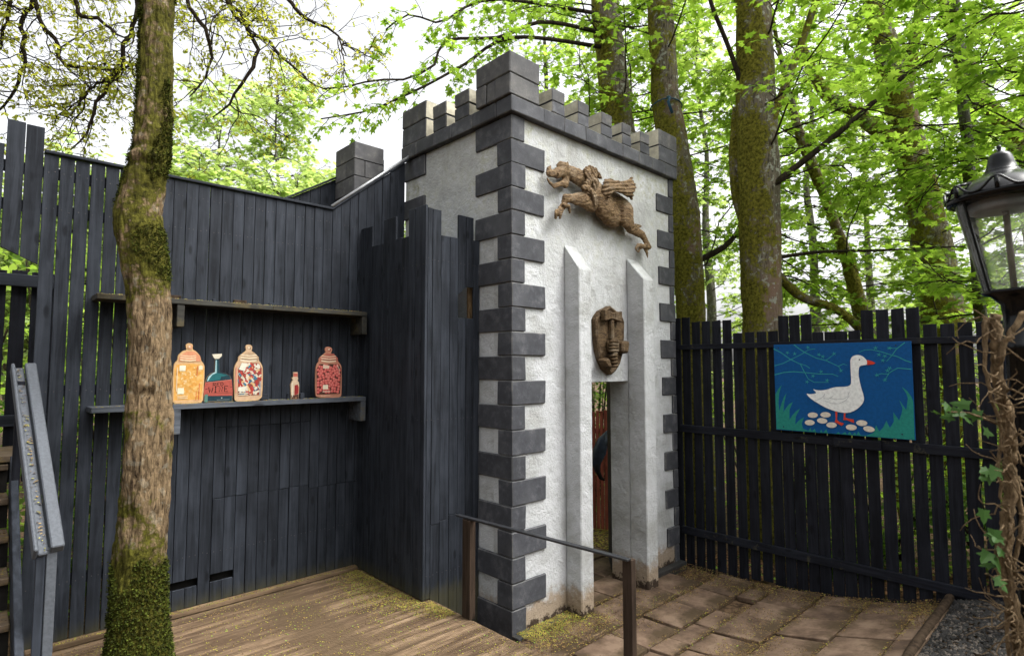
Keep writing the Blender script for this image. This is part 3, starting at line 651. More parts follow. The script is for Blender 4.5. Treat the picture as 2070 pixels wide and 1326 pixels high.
# ================================================================== WOODEN TURRET
XC,YC=2.973,4.25
tur=thing('wooden_turret','charcoal boarded turret with battlement top between the shelves and the gateway','turret',(3.3,4.85,.3))
def yplank(ya,yb,za,zb,parent,x,th=.022,mat=M_wall,nm='plank'):
    dx=random.uniform(-.003,.003); m=MB(); m.box(x+dx,x+dx+th,ya,yb,za,zb,.0025); return m.build(nm,mat,parent)
bd=[5.445,5.43,5.315,5.20,5.09,4.98,4.866,4.749,4.64,4.528,4.417,4.305]; tz=[3.60,3.82,3.82,3.60,3.60,3.83,3.83,3.60,3.60,3.84,3.84]
for a_,b_,z in zip(bd[:-1],bd[1:],tz): yplank(b_+.002,a_-.002,.352,z+random.uniform(-.006,.006),tur,XC)
m=MB(); m.box(XC-.004,XC+.022,YC-.003,4.302,.352,3.845,.003); m.build('corner_post',M_wall,tur)
bx=[2.997,3.05,3.148,3.25,3.348,3.443,3.535,3.612]; tz=[3.825,3.82,3.59,3.592,3.82,3.818,3.60]
for i,(a_,b_,z) in enumerate(zip(bx[:-1],bx[1:],tz)):
    a2,b2=a_+.002,b_-.002; lo=.352 if i==0 else -.02
    if i in (4,5):
        wplank(a2,b2,lo,2.838,parent=tur,y=YC)
        if i==4: wplank(a2,b2,3.055,z,z,tur,YC,zd=3.13)
        else: wplank(a2,b2,3.135,z,z,tur,YC)
    elif i in (1,2,3):
        cut=(.98,1.0,1.03)[i-1]; wplank(a2,b2,lo,cut,parent=tur,y=YC); wplank(a2,b2,cut+.003,z,parent=tur,y=YC)
    else: wplank(a2,b2,lo,z,parent=tur,y=YC)
m=MB(); m.box(XC+.03,3.60,YC+.35,YC+.37,.0,3.5,0); m.build('shade_backing_sheet',M_dark,tur)  # added dark sheet: its colour paints the hollow turret's inner shade
m=MB(); m.tube([(3.578,YC+.10,2.6),(3.575,YC+.10,3.3)],.034,10,jit=.06); m.build('inner_log',bark_mat('pale_log',(.2,.12,.06),(.42,.28,.15),(.2,.15,.05),-.5),tur,True)

# ================================================================== SHELVES
def shelf(label,zt,mat,splice,zb,stops):
    s=thing('wall_shelf',label,'shelf',(1.8,5.33,zt))
    segs=[.69]+splice+[2.93]
    for a_,b_ in zip(segs[:-1],segs[1:]):
        m=MB(); m.box(a_+.001,b_-.001,5.195+random.uniform(-.004,.004),5.446,zt-.042,zt,.004); m.build('shelf_board',mat,s)
    for xa in (1.225,2.875):
        m=MB(); m.box(xa,xa+.055,5.20,5.444,zb,zt-.043,.004); m.build('bracket',mat,s)
    for (xa,xb,h,y,mt) in stops:
        m=MB(); m.box(xa,xb,y,y+.03,zt+.001,zt+h,.003); m.build('stop_block',mt,s)
    return s
shelf('upper wall shelf, mossy and empty, above the painted jars',2.925,M_shelf_old,[1.985],2.70,[(1.20,1.30,.05,5.40,M_log),(1.55,1.575,.045,5.41,M_wallx),(1.72,1.83,.05,5.40,M_log),(2.03,2.12,.045,5.40,M_wallx),(2.43,2.46,.04,5.41,M_wallx),(2.68,2.77,.045,5.40,M_wallx)])
shelf('lower wall shelf carrying the painted jars and bottles',2.078,M_shelf,[],1.838,[(1.93,1.995,.055,5.27,M_wallx),(2.165,2.185,.055,5.262,M_wallx),(2.285,2.325,.055,5.262,M_wallx)])

# ================================================================== FLAT PAINTED PICTURES
def P2(pl,off,a,b): return (off,a,b) if pl=='X' else (a,off,b)
PK=1.0
class Art:
    def __init__(s,pl,off,step=.0003): s.pl=pl; s.off=off; s.step=step; s.layer=0; s.mb=MB(); s.mats=[]
    def mi(s,c):
        m_=paint(tuple(round(x*PK,4) for x in c))
        if m_ not in s.mats: s.mats.append(m_)
        return s.mats.index(m_)
    def up(s): s.layer+=1
    def poly(s,pts,c):
        o=s.off-s.step*(s.layer+1); tri=geometry.tessellate_polygon([[Vector((a,b,0)) for a,b in pts]])
        s.mb.add([P2(s.pl,o,a,b) for a,b in pts],[tuple(t) for t in tri],s.mi(c))
    def disc(s,a,b,ra,rb,c,n=14,rot=0):
        pts=[]
        for k in range(n):
            t=2*math.pi*k/n; u,v=ra*math.cos(t),rb*math.sin(t)
            pts.append((a+u*math.cos(rot)-v*math.sin(rot),b+u*math.sin(rot)+v*math.cos(rot)))
        o=s.off-s.step*(s.layer+1)
        s.mb.add([P2(s.pl,o,*p) for p in pts],[tuple(range(n))],s.mi(c))
    def line(s,pts,wd,c,taper=1.0):
        pts=[Vector(p) for p in pts]; n=len(pts); L=[];
        for i,p in enumerate(pts):
            t=(pts[min(i+1,n-1)]-pts[max(i-1,0)]).normalized(); q=Vector((-t.y,t.x))*(wd*(1+(taper-1)*i/max(1,n-1))/2)
            L.append((p+q,p-q))
        o=s.off-s.step*(s.layer+1)
        vs=[P2(s.pl,o,*q) for pr in L for q in pr]
        s.mb.add(vs,[(2*i,2*i+1,2*i+3,2*i+2) for i in range(n-1)],s.mi(c))
    def done(s,name,parent): return s.mb.build(name,s.mats,parent)
def inside(p,poly):
    x,y=p; c=False; n=len(poly)
    for i in range(n):
        x1,y1=poly[i]; x2,y2=poly[i-1]
        if (y1>y)!=(y2>y) and x<(x2-x1)*(y-y1)/(y2-y1)+x1: c=not c
    return c
def inset(poly,d):
    cx=sum(p[0] for p in poly)/len(poly); cz=sum(p[1] for p in poly)/len(poly)
    hw=max(p[0] for p in poly)-cx; hh=max(p[1] for p in poly)-cz
    return [(cx+(p[0]-cx)*(1-d/hw),cz+(p[1]-cz)*(1-d/hh)) for p in poly]
GLY={'R':[[(0,0),(0,1),(.5,1),(.68,.8),(.5,.52),(0,.5)],[(.3,.5),(.7,0)]],'E':[[(.65,1),(0,1),(0,0),(.68,0)],[(0,.52),(.5,.52)]],'D':[[(0,0),(0,1),(.4,.95),(.66,.65),(.62,.3),(.35,.02),(0,0)]],
 'W':[[(0,1),(.2,0),(.42,.7),(.62,0),(.85,1)]],'I':[[(.3,0),(.3,1)],[(.1,1),(.5,1)],[(.1,0),(.5,0)]],'N':[[(0,0),(0,1),(.6,0),(.6,1)]]}
def text(art,word,x0,x1,z0,z1,c,wd,skew=0):
    n=len(word); cw=(x1-x0)/n
    for i,chv in enumerate(word):
        for st in GLY[chv]:
            art.line([(x0+cw*(i+.05+p[0]*.95),z0+(z1-z0)*p[1]+skew*(i/n)) for p in st],wd,c)
def cutout(name,label,cat,outline,edge):
    z0=min(p[1] for p in outline)
    dz=2.0785-z0; ol=[(a,b+dz) for a,b in outline]
    x=sum(p[0] for p in ol)/len(ol)
    t=thing(name,label,cat,(x,5.249,2.0785),'painted jars and bottles on the lower shelf')
    prism_y('board',ol,5.24,5.258,paint(edge,.7),t)
    return t,ol,dz
def sm(pts,k=2):
    for _ in range(k):
        q=[]; n=len(pts)
        for i in range(n):
            a=Vector(pts[i]); b=Vector(pts[(i+1)%n]); q+=[tuple(a*.75+b*.25),tuple(a*.25+b*.75)]
        pts=q
    return pts
PK=.62
rj=random.Random(5)
def stack(a,n,r_,gen,poly):
    """random places in poly; a shape that overlaps earlier ones is lifted one layer above them"""
    done=[]; base=a.layer; a.lmax=base
    for _ in range(n):
        p=gen()
        if not inside(p,poly): continue
        ly=base+1+max([q[2]-base for q in done if (q[0]-p[0])**2+(q[1]-p[1])**2<(2.1*r_)**2],default=-1)
        if ly>base+14: continue
        done.append((p[0],p[1],ly)); a.lmax=max(a.lmax,ly); a.layer=ly; yield p
# orange sweets jar
t,ol,dz=cutout('painted_jar','painted cutout jar of orange sweets, half hidden by the mossy trunk','painted jar',sm(ja_jar1,1),(.42,.26,.12))
a=Art('Y',5.24); x0=min(p[0] for p in ol); x1=max(p[0] for p in ol); zb=2.0785; H=max(p[1] for p in ol)-zb; W=x1-x0; cx=(x0+x1)/2
a.poly(inset(ol,.006),(.72,.45,.22)); a.up()
body=[(x0+.05*W,zb+.03),(x1-.07*W,zb+.03),(x1-.03*W,zb+.58*H),(x1-.07*W,zb+.64*H),(cx+.1*W,zb+.66*H),(x0+.1*W,zb+.645*H),(x0+.03*W,zb+.57*H)]
a.poly(body,(.80,.42,.10)); a.up()
for p in stack(a,200,.0112,lambda:(rj.uniform(x0,x1),rj.uniform(zb+.03,zb+.64*H)),inset(body,.012)):
    a.disc(*p,.011,.011,rj.choice([(.80,.44,.11),(.76,.36,.07),(.84,.52,.19),(.82,.48,.15)]),10)
a.layer=a.lmax+2
for p in stack(a,26,.0055,lambda:(rj.uniform(cx-.06,cx+.06),rj.uniform(zb+.16,zb+.36)),inset(body,.02)): a.disc(*p,.0055,.0055,(.88,.66,.36),8)
a.layer=a.lmax+1
a.line([(cx+.25*W,zb+.46*H),(cx+.26*W,zb+.62*H)],.006,(.62,.13,.05)); a.line([(cx+.33*W,zb+.05*H),(cx+.34*W,zb+.33*H)],.006,(.66,.17,.06)); a.line([(cx+.24*W,zb+.05*H),(cx+.25*W,zb+.2*H)],.005,(.7,.2,.07))
a.line([(x0+.12*W,zb+.2*H),(x0+.12*W,zb+.6*H)],.006,(.86,.68,.46))
a.poly([(x0+.19*W,zb+.54*H),(x0+.38*W,zb+.54*H),(x0+.38*W,zb+.63*H),(x0+.19*W,zb+.63*H)],(.86,.82,.62))
a.poly([(x0+.15*W,zb+.16*H),(x0+.35*W,zb+.16*H),(x0+.35*W,zb+.26*H),(x0+.15*W,zb+.26*H)],(.86,.80,.58))
a.poly([(x1-.2*W,zb+.56*H),(x1-.07*W,zb+.56*H),(x1-.07*W,zb+.62*H),(x1-.14*W,zb+.64*H),(x1-.2*W,zb+.62*H)],(.84,.72,.5))
for q in (.09,.12): a.line([(x0+.15*W,zb+q*H),(x0+.48*W,zb+q*H)],.005,(.88,.74,.5))
# lid
a.poly([(x0+.16*W,zb+.70*H),(x1-.14*W,zb+.70*H),(x1-.17*W,zb+.79*H),(cx+.14*W,zb+.865*H),(cx-.1*W,zb+.865*H),(x0+.18*W,zb+.79*H)],(.70,.30,.16)); a.up()
for q,wd in ((.715,.010),(.755,.008),(.79,.006)): a.line([(x0+.2*W,zb+q*H+.004),(cx,zb+q*H-.004),(x1-.3*W,zb+q*H+.003)],wd,(.85,.66,.42))
a.disc(cx,zb+.935*H,.018,.018,(.72,.36,.2),14); a.up(); a.disc(cx-.005,zb+.945*H,.007,.007,(.88,.76,.56),10)
a.done('painted_picture',t)
# red wine bottle
t,ol,dz=cutout('painted_bottle','painted cutout dark teal bottle with a red label reading RED WINE','painted bottle',ja_wine,(.18,.13,.08))
a=Art('Y',5.24); mv=lambda L:[(p[0],p[1]+dz) for p in L]
a.poly(inset(ol,.003),(.014,.045,.06)); a.up()
a.poly(mv(ja_wglass),(.02,.14,.15)); a.up(); a.poly(mv(ja_whl),(.40,.60,.62)); a.poly(mv(ja_wneckcap),(.72,.66,.52)); a.poly(mv(ja_wlabel),(.44,.095,.07)); a.up()
x0=min(p[0] for p in ol); x1=max(p[0] for p in ol); W=x1-x0
a.line([(x0+.03*W,2.155),(x1-.02*W,2.155)],.0025,(.10,.03,.02)); a.line([(x0+.07*W,2.245),(x0+.5*W,2.256),(x1-.04*W,2.268)],.004,(.62,.22,.16))
text(a,'RED',x0+.30*W,x0+.70*W,2.214,2.243,(.02,.005,.004),.0052,.005)
text(a,'WINE',x0+.15*W,x0+.88*W,2.162,2.207,(.02,.005,.004),.0066,.008)
a.line([(x0+.04*W,2.19),(x0+.12*W,2.195)],.004,(.05,.015,.01)); a.line([(x0+.91*W,2.203),(x0+.97*W,2.205)],.004,(.05,.015,.01))
a.poly([(x0+.03*W,2.085),(x0+.14*W,2.085),(x0+.14*W,2.148),(x0+.03*W,2.148)],(.10,.22,.18)); a.line([(x0+.45*W,2.10),(x0+.9*W,2.10)],.003,(.25,.3,.3))
a.disc(x0+.62*W,2.115,.006,.006,(.35,.42,.42),8)
a.done('painted_picture',t)
# jar of striped capsule sweets
def jar_base(ol,rimc,lidc,hl):
    a=Art('Y',5.24); x0=min(p[0] for p in ol); x1=max(p[0] for p in ol); H=max(p[1] for p in ol)-2.0785; W=x1-x0; cx=(x0+x1)/2; zb=2.0785
    a.poly(inset(ol,.006),rimc); a.up()
    a.poly([(x0+.17*W,zb+.70*H),(x1-.17*W,zb+.70*H),(x1-.17*W,zb+.78*H),(cx+.16*W,zb+.865*H),(cx-.1*W,zb+.865*H),(x0+.17*W,zb+.78*H)],lidc); a.up()
    for q,wd in ((.715,.012),(.765,.009),(.81,.007)): a.line([(x0+.2*W,zb+q*H+.004),(cx,zb+q*H-.004),(x1-.24*W,zb+q*H+.003)],wd,hl)
    a.line([(x0+.24*W,zb+.74*H),(cx,zb+.733*H),(x1-.2*W,zb+.74*H)],.005,(.12,.06,.04))
    a.disc(cx,zb+.94*H,.017,.017,lidc,14); a.up(); a.disc(cx-.005,zb+.947*H,.008,.008,hl,10); a.disc(cx+.006,zb+.93*H,.005,.006,(.12,.06,.04),8)
    return a,x0,x1,cx,W,H,zb
t,ol,dz=cutout('painted_jar','painted cutout jar of red, blue and white striped sweets beside the wine bottle','painted jar',sm(ja_jar2,1),(.42,.28,.15))
a,x0,x1,cx,W,H,zb=jar_base(ol,(.66,.44,.27),(.52,.36,.22),(.84,.72,.52))
body=[(x0+.15*W,zb+.05),(x1-.07*W,zb+.05),(x1-.05*W,zb+.58*H),(x1-.16*W,zb+.675*H),(x0+.24*W,zb+.675*H),(x0+.13*W,zb+.56*H)]
a.poly(body,(.30,.07,.05)); a.up()
for p in stack(a,260,.0175,lambda:(rj.uniform(x0,x1),rj.uniform(zb+.04,zb+.67*H)),inset(body,.012)):
        c=rj.choice([(.45,.04,.035),(.52,.07,.05),(.05,.15,.24),(.05,.20,.30),(.78,.70,.56),(.80,.50,.24),(.75,.66,.5)]); r_=rj.choice([.4,-.6,1.2,.9,-1.0,2.0])
        u=Vector((math.cos(r_),math.sin(r_)))*.016; a.line([(p[0]-u.x,p[1]-u.y),(p[0]+u.x,p[1]+u.y)],.016,c); 
a.layer=a.lmax+2
a.poly([(x0+.15*W,zb+.56*H),(x0+.36*W,zb+.53*H),(x0+.42*W,zb+.67*H),(x0+.24*W,zb+.675*H)],(.80,.78,.64))
a.poly([(x0+.15*W,zb+.18*H),(x0+.38*W,zb+.17*H),(x0+.40*W,zb+.26*H),(x0+.15*W,zb+.25*H)],(.82,.80,.66))
a.poly([(x1-.28*W,zb+.60*H),(x1-.14*W,zb+.57*H),(x1-.12*W,zb+.63*H),(x1-.2*W,zb+.67*H)],(.78,.74,.62))
for q in (.115,.145): a.line([(x0+.15*W,zb+q*H),(x0+.5*W,zb+q*H)],.006,(.84,.76,.58))
a.line([(x0+.07*W,zb+.15*H),(x0+.07*W,zb+.6*H)],.012,(.72,.3,.2)); a.line([(x1-.1*W,zb+.1*H),(x1-.1*W,zb+.35*H)],.008,(.45,.47,.45))
a.done('painted_picture',t)
# small flask
t,ol,dz=cutout('painted_bottle','small painted cutout bottle of red liquid with a cork stopper','painted bottle',ja_flask,(.30,.2,.12))
a=Art('Y',5.24); mv=lambda L:[(p[0],p[1]+dz) for p in L]
a.poly(inset(ol,.002),(.66,.50,.34)); a.up(); a.poly(mv(ja_fred),(.38,.03,.03)); a.poly(mv(ja_fdark),(.10,.045,.03)); a.poly(mv(ja_fcork),(.55,.13,.09)); a.up()
x0=min(p[0] for p in ol); W=max(p[0] for p in ol)-x0
a.line([(x0+.25*W,2.10),(x0+.22*W,2.23)],.006,(.84,.76,.6)); a.line([(x0+.55*W,2.13),(x0+.56*W,2.20)],.004,(.08,.02,.02)); a.line([(x0+.74*W,2.13),(x0+.76*W,2.21)],.003,(.08,.02,.02)); a.disc(x0+.66*W,2.092,.008,.005,(.45,.25,.14),8)
a.done('painted_picture',t)
# pink balls jar
t,ol,dz=cutout('painted_jar','painted cutout jar of round pink sweets at the turret end of the shelf','painted jar',sm(ja_jar3,1),(.36,.16,.10))
a,x0,x1,cx,W,H,zb=jar_base(ol,(.50,.22,.14),(.44,.13,.09),(.80,.64,.44))
body=[(x0+.06*W,zb+.035),(x1-.06*W,zb+.035),(x1-.03*W,zb+.56*H),(x1-.13*W,zb+.66*H),(x0+.13*W,zb+.66*H),(x0+.03*W,zb+.56*H)]
a.poly(body,(.075,.03,.02)); a.up(); pts_=[]
for _ in range(900):
    p=(rj.uniform(x0,x1),rj.uniform(zb+.03,zb+.65*H))
    if inside(p,inset(body,.013)) and all((p[0]-q[0])**2+(p[1]-q[1])**2>.021**2 for q in pts_): pts_.append(p)
pit=iter(pts_)
for p in stack(a,len(pts_),.0158,lambda:next(pit),ol):
    a.disc(*p,.0155,.0155,rj.choice([(.58,.10,.09),(.64,.14,.12),(.52,.08,.075)]),12); a.layer+=.5; a.disc(p[0]-.003,p[1]+.003,.0085,.0085,(.72,.22,.18),8)
a.layer=a.lmax+2
a.poly([(x0+.27*W,zb+.575*H),(x0+.5*W,zb+.575*H),(x0+.5*W,zb+.63*H),(x0+.27*W,zb+.65*H)],(.78,.58,.44)); a.poly([(x0+.28*W,zb+.17*H),(x0+.47*W,zb+.17*H),(x0+.47*W,zb+.255*H),(x0+.28*W,zb+.255*H)],(.82,.72,.54))
a.line([(x0+.27*W,zb+.125*H),(x0+.56*W,zb+.125*H)],.009,(.78,.55,.42)); a.line([(x0+.2*W,zb+.045*H),(x0+.56*W,zb+.045*H)],.005,(.75,.5,.36))
a.line([(x1-.2*W,zb+.64*H),(x1-.12*W,zb+.57*H),(x1-.11*W,zb+.46*H)],.006,(.82,.66,.52),.4)
a.done('painted_picture',t)

PK=1.0
# ================================================================== GOOSE SIGN
FX=6.46
sg=thing('painted_sign','blue painted board of a white goose standing over eggs on the black fence','sign',(6.42,1.95,1.69))
yl,yr=2.584,1.319; zt_,zb_=2.612,1.692
m=MB(); m.box(6.421,6.436,yr,yl,zb_,zt_,.002); m.build('board',paint((.003,.075,.24),.5),sg)
a=Art('X',6.4205,.0003); TE=(.03,.27,.28)
a.poly(sg_grass,(.02,.22,.18))
for i,bz in enumerate(sg_branches): a.line(bz,(.0085,.007,.0085,.006,.006,.007,.0085,.0075,.0075,.005,.0075,.006)[i]*1.25,TE,.6); a.up()
for (y,z) in sg_buds:
    for k in range(5):
        a.layer+=.2
        t_=2*math.pi*k/5+y*40; a.line([(y,z),(y+.022*math.cos(t_),z+.02*math.sin(t_))],.009,TE,.3)
a.up()
for (y,z) in sg_eggs: a.disc(y,z,.049,.028,(.66,.6,.5),18,random.uniform(-.1,.1))
a.poly(sm(sg_body,1),(.80,.81,.78)); a.poly(sg_beak,(.60,.05,.025)); a.poly(sg_leg1,(.58,.055,.025)); a.poly(sg_leg2,(.58,.055,.025)); a.up()
for l_ in sg_wing: a.line(l_,.0045,(.42,.43,.44)); a.layer+=.3
a.disc(*sg_eye[0],.008,.008,(.12,.12,.13),12)
for (y,z) in ((2.53,2.575),(1.44,2.575),(2.5,1.73),(1.42,1.74)): a.disc(y,z,.008,.008,(.02,.05,.07),10)
a.done('painted_picture',sg)

# ================================================================== PICKET FENCES
fence=thing('picket_fence','tall black picket fence with three rails carrying the goose sign','fence',(6.5,1.8,0))
def ftop(y):
    if y>3.60: return 2.985
    if y>3.06: return 2.925
    if y>2.52: return 2.765
    if y>2.20: return 2.93
    if y>1.76: return 2.735
    if y>1.27: return 2.932
    return 2.767
y=3.868
while y>-.6:
    if y>2.7: pw,pt=.104,.133
    elif y>1.75: pw,pt=.106,.1165
    else: pw,pt=.104,.128
    yb=y-pw; ym=(y+yb)/2
    bot=gz(6.5,ym)-.03+random.uniform(-.02,.02)+(.07 if 2.75<ym<3.0 else 0)
    m=MB(); ln=random.uniform(-.006,.006); dx=random.uniform(-.004,.004)
    c=[((6.502,6.523)[k&1]+dx,(yb,y)[k>>1&1]+(ln if k>>2&1 else 0),(bot if not k>>2&1 else ftop(ym)+random.uniform(-.008,.008))) for k in range(8)]
    m.hexa(c,.003); m.build('picket',M_fence,fence); y-=pt+random.uniform(-.004,.004)
for zt,h in ((2.645,.062),(1.66,.09),(.432,.088)):
    m=MB(); m.box(FX,6.4985,-.6,3.77,zt-h,zt,.004); m.build('rail',M_fencey,fence)
m=MB(); m.box(6.415,6.4585,1.60,2.02,1.565,1.655,.004); m.build('rail_splice',M_fencey,fence)
bal=thing('picket_fence','dark slatted balustrade on the stair landing behind the wall opening','fence',(-.1,6.2,1.7))
x=-.9
while x<.55:
    wplank(x,x+.098,1.45,3.168+random.uniform(-.006,.006),parent=bal,y=6.2,mat=M_fence,nm='picket'); x+=.128
m=MB(); m.box(-.9,.6,6.155,6.198,3.035,3.135,.004); m.build('rail',M_wallx,bal)
m=MB(); m.box(-.9,.6,6.155,6.198,1.9,1.99,.004); m.build('rail',M_wallx,bal)
red=thing('picket_fence','low red brown picket fence seen through the gateway','fence',(6.9,5.6,0),None)
dv=Vector((.69,-.724,0)); nv=Vector((.724,.69,0))
for k in range(22):
    c0=Vector((7.06,5.55,0))+dv*(k-9)*.062; m=MB(); h=1.70+random.uniform(-.02,.02)
    m.hexa([c0+dv*(.05*(q&1))+nv*(.018*(q>>1&1))+Vector((0,0,h if q>>2&1 else -.1)) for q in range(8)],.003); m.build('picket',M_redfence,red)
m=MB(); c0=Vector((7.06,5.55,0))-dv*.6+nv*.02; m.hexa([c0+dv*(1.45*(q&1))+nv*(.04*(q>>1&1))+Vector((0,0,1.35+(.08 if q>>2&1 else 0))) for q in range(8)],.003); m.build('rail',M_redfence,red)

# dark blue carved shape beyond the gateway
ob=thing('carved_creature','dark navy carved shape hanging against the red fence beyond the gateway','carving',(6.8,5.28,.9))
m=MB(); b0=Vector((6.80,5.27,1.08))
m.tube([b0+Vector((.10,-.10,.34)),b0+Vector((.03,-.02,.20)),b0+Vector((-.01,.01,.06)),b0+Vector((-.04,.05,-.10)),b0+Vector((-.03,.04,-.24))],[.05,.085,.10,.075,.03],12,jit=.08); m.build('body',simple('navy_carving',(.02,.03,.05),.5,.4,14,.4),ob,True)
m=MB(); m.tube([b0+Vector((-.03,.04,-.2)),b0+Vector((0,.0,-.32)),b0+Vector((.04,-.04,-.36))],[.035,.03,.012],8); m.build('claw',M_dark,ob,True)
m=MB(); m.tube([b0+Vector((.10,-.10,.3)),(6.98,5.1,.6),(7.02,5.06,-.1)],[.03,.03,.035],8); m.build('post',M_fence,ob,True)

# nail heads where the boards cross their rails
def nails(parent,pts,ax):
    m=MB()
    for (x,y,z) in pts:
        x+=random.gauss(0,.004); z+=random.gauss(0,.006); r_=.0042
        q=[(r_*math.cos(t),r_*math.sin(t)) for t in (0,1.05,2.1,3.14,4.19,5.24)]
        m.add([(x+a,y,z+b) if ax=='y' else (x,y+a,z+b) for a,b in q],[tuple(range(6))])
    o=m.build('nail_heads',M_nail,parent); o['kind']='stuff'
M_nail=simple('rusty_nail_heads',(.055,.05,.05),.5,.5,60,.1,.3)
np_=[]
for k in range(27):
    xx=.367+P*k
    for z in (.79,2.20,3.56,3.84):
        for d in (.026,.068): np_.append((xx+d,Y1-.0045,z))
nails(wall,np_,'y')
nails(tur,[(XC-.0045,(a_+b_)/2+d,z) for a_,b_ in zip(bd[:-1],bd[1:]) if a_-b_>.05 for z in (.6,1.9,3.3) for d in (-.025,.025)]+[(XC-.0058,YC+.025,z) for z in (.6,1.9,3.3)],'x')
nails(tur,[((a_+b_)/2+d,YC-.0045,z) for a_,b_ in zip(bx[:-1],bx[1:]) for z in (.55,1.9,3.35) for d in (-.024,.024)],'y')
# ================================================================== HANDRAIL AT THE DECK EDGE
hr=thing('handrail','low black flat handrail on brown posts along the deck edge','handrail',(3.07,3.0,.34))
m=MB(); c=[((3.045,3.09)[k&1],(2.16,3.89)[k>>1&1],(1.165,1.125)[k>>1&1]+(.014 if k>>2&1 else 0)) for k in range(8)]; m.hexa(c,.002); m.build('bar',M_blackmetal,hr)
m=MB(); m.box(3.04,3.10,3.69,3.79,.341,1.124,.003); m.build('post',M_brownpost,hr)
m=MB(); m.box(3.095,3.145,2.165,2.235,.0,1.161,.003); m.build('post',M_brownpost,hr)

# ================================================================== STAIRCASE
st=thing('staircase','brown timber stairs with grey painted handrail climbing beside the wall','stairs',(-.2,4.6,.34))
for i in range(8):
    yy=3.80+.24*i; zz=.26+.2*i+.025
    if i>0:
        m=MB(); m.box(-.85,.262,yy,yy+.27,zz-.04,zz,.004); m.build('tread',M_step,st)
        m=MB(); m.box(-.85,.262,yy+.03,yy+.05,zz-.198,zz-.042,0); m.build('riser',M_dark,st)
m=MB(); m.box(-.85,.355,5.49,6.15,1.70,1.745,.004); m.build('landing_board',M_step,st)
m=MB(); c=[]
for k in range(8):
    Y=(3.92,5.44)[k>>1&1]; zb=(.345,1.45)[k>>1&1]; c.append(((.268,.308)[k&1],Y,zb+(.30 if k>>2&1 else 0)))
m.hexa(c,.004); m.build('stringer',M_wally,st)
def beam(a_,b_,w0,w1,h0,h1,mat,nm):
    a_=Vector(a_);b_=Vector(b_);d=(b_-a_).normalized();s=Vector((d.y,-d.x,0)).normalized();u=s.cross(d)
    if u.z<0:u=-u
    m=MB(); m.hexa([(a_,b_)[k&1]+s*((w0,w1)[k>>1&1])+u*((h0,h1)[k>>2&1]) for k in range(8)],.006); return m.build(nm,mat,st)
A_=(.40,4.16,1.365); B_=(.315,5.36,2.40)
beam(A_,B_,.0,.062,-.045,.012,M_rail,'handrail_beam')
beam(A_,B_,-.075,-.055,-.075,.008,M_rail,'handrail_edge')
beam(A_,B_,-.053,-.002,-.062,-.035,M_rail,'handrail_channel')
m=MB(); m.box(.385,.432,4.19,4.235,.341,1.36,.003); m.build('newel_post',M_rail,st)
m=MB(); m.box(.34,.383,4.20,4.232,.341,1.33,.003); m.build('newel_post',M_wall,st)
m=MB(); m.box(.27,.315,5.24,5.29,1.3,2.28,.003); m.build('newel_post',M_fence,st)
# ================================================================== CARVED RELIEFS ON THE GATEWAY
def ico(m,c,rx,ry,rz,rot=0):
    n=8; rings=5
    vs=[(c[0],c[1],c[2]-rz)]
    for i in range(1,rings):
        t=math.pi*i/rings
        for k in range(n):
            a=2*math.pi*k/n; vs.append((c[0]+rx*math.sin(t)*math.cos(a),c[1]+ry*math.sin(t)*math.sin(a),c[2]-rz*math.cos(t)))
    vs.append((c[0],c[1],c[2]+rz)); N=len(vs)
    fs=[(0,1+(k+1)%n,1+k) for k in range(n)]
    for i in range(rings-2):
        for k in range(n): a0=1+i*n; fs.append((a0+k,a0+(k+1)%n,a0+n+(k+1)%n,a0+n+k))
    fs+=[(N-1,1+(rings-2)*n+k,1+(rings-2)*n+(k+1)%n) for k in range(n)]
    m.add(vs,fs)
def sculpt(name,chains,mat,parent,voxel=.008,sx=1.22,dk=.55,noise_a=.005,groove=None):
    """chains: (points in X,Z; radii in m; depth of the axis in front of the wall)"""
    m=MB()
    for pts,rad,yo in chains:
        pts=[Vector(p) for p in pts]; 
        if not hasattr(rad,'__len__'): rad=[rad]*len(pts)
        if not hasattr(yo,'__len__'): yo=[yo]*len(pts)
        for i in range(len(pts)-1):
            L=(pts[i+1]-pts[i]).length; n=max(2,int(L/(min(rad[i],rad[i+1])*.45)))
            for k in range(n+1):
                t=k/n; p=pts[i].lerp(pts[i+1],t); r_=rad[i]*(1-t)+rad[i+1]*t; y_=yo[i]*(1-t)+yo[i+1]*t
                f_=(3.80-y_)/3.72; ico(m,(p.x*f_,3.80-y_,2.3786+(p.y-2.3786)*f_),r_*sx,r_*dk,r_)
    o=m.build(name+'_tmp',mat,None)
    md=o.modifiers.new('r','REMESH'); md.mode='VOXEL'; md.voxel_size=voxel
    md2=o.modifiers.new('s','SMOOTH'); md2.iterations=2; md2.factor=.5
    dg=bpy.context.evaluated_depsgraph_get(); me=bpy.data.meshes.new_from_object(o.evaluated_get(dg))
    loc=Vector(o.location); bpy.data.objects.remove(o)
    for v in me.vertices:
        p=v.co+loc
        d=noise.noise(Vector((p.x*9+p.z*9,p.y*20,(p.z-p.x*.5)*60)))*noise_a+noise.noise(p*40)*noise_a*.5
        if groove: d+=groove[2]*math.sin((p.z*groove[0]+p.x*groove[1])+2.5*noise.noise(p*5))
        v.co+=v.normal*d
    me.materials.clear(); me.materials.append(mat)
    me.polygons.foreach_set('use_smooth',[True]*len(me.polygons)); me.name=name
    return link(name,me,parent,loc)
gf=thing('carved_griffin','brown carved wooden winged beast leaping across the white gateway wall','carving',(5.0,3.79,4.0))
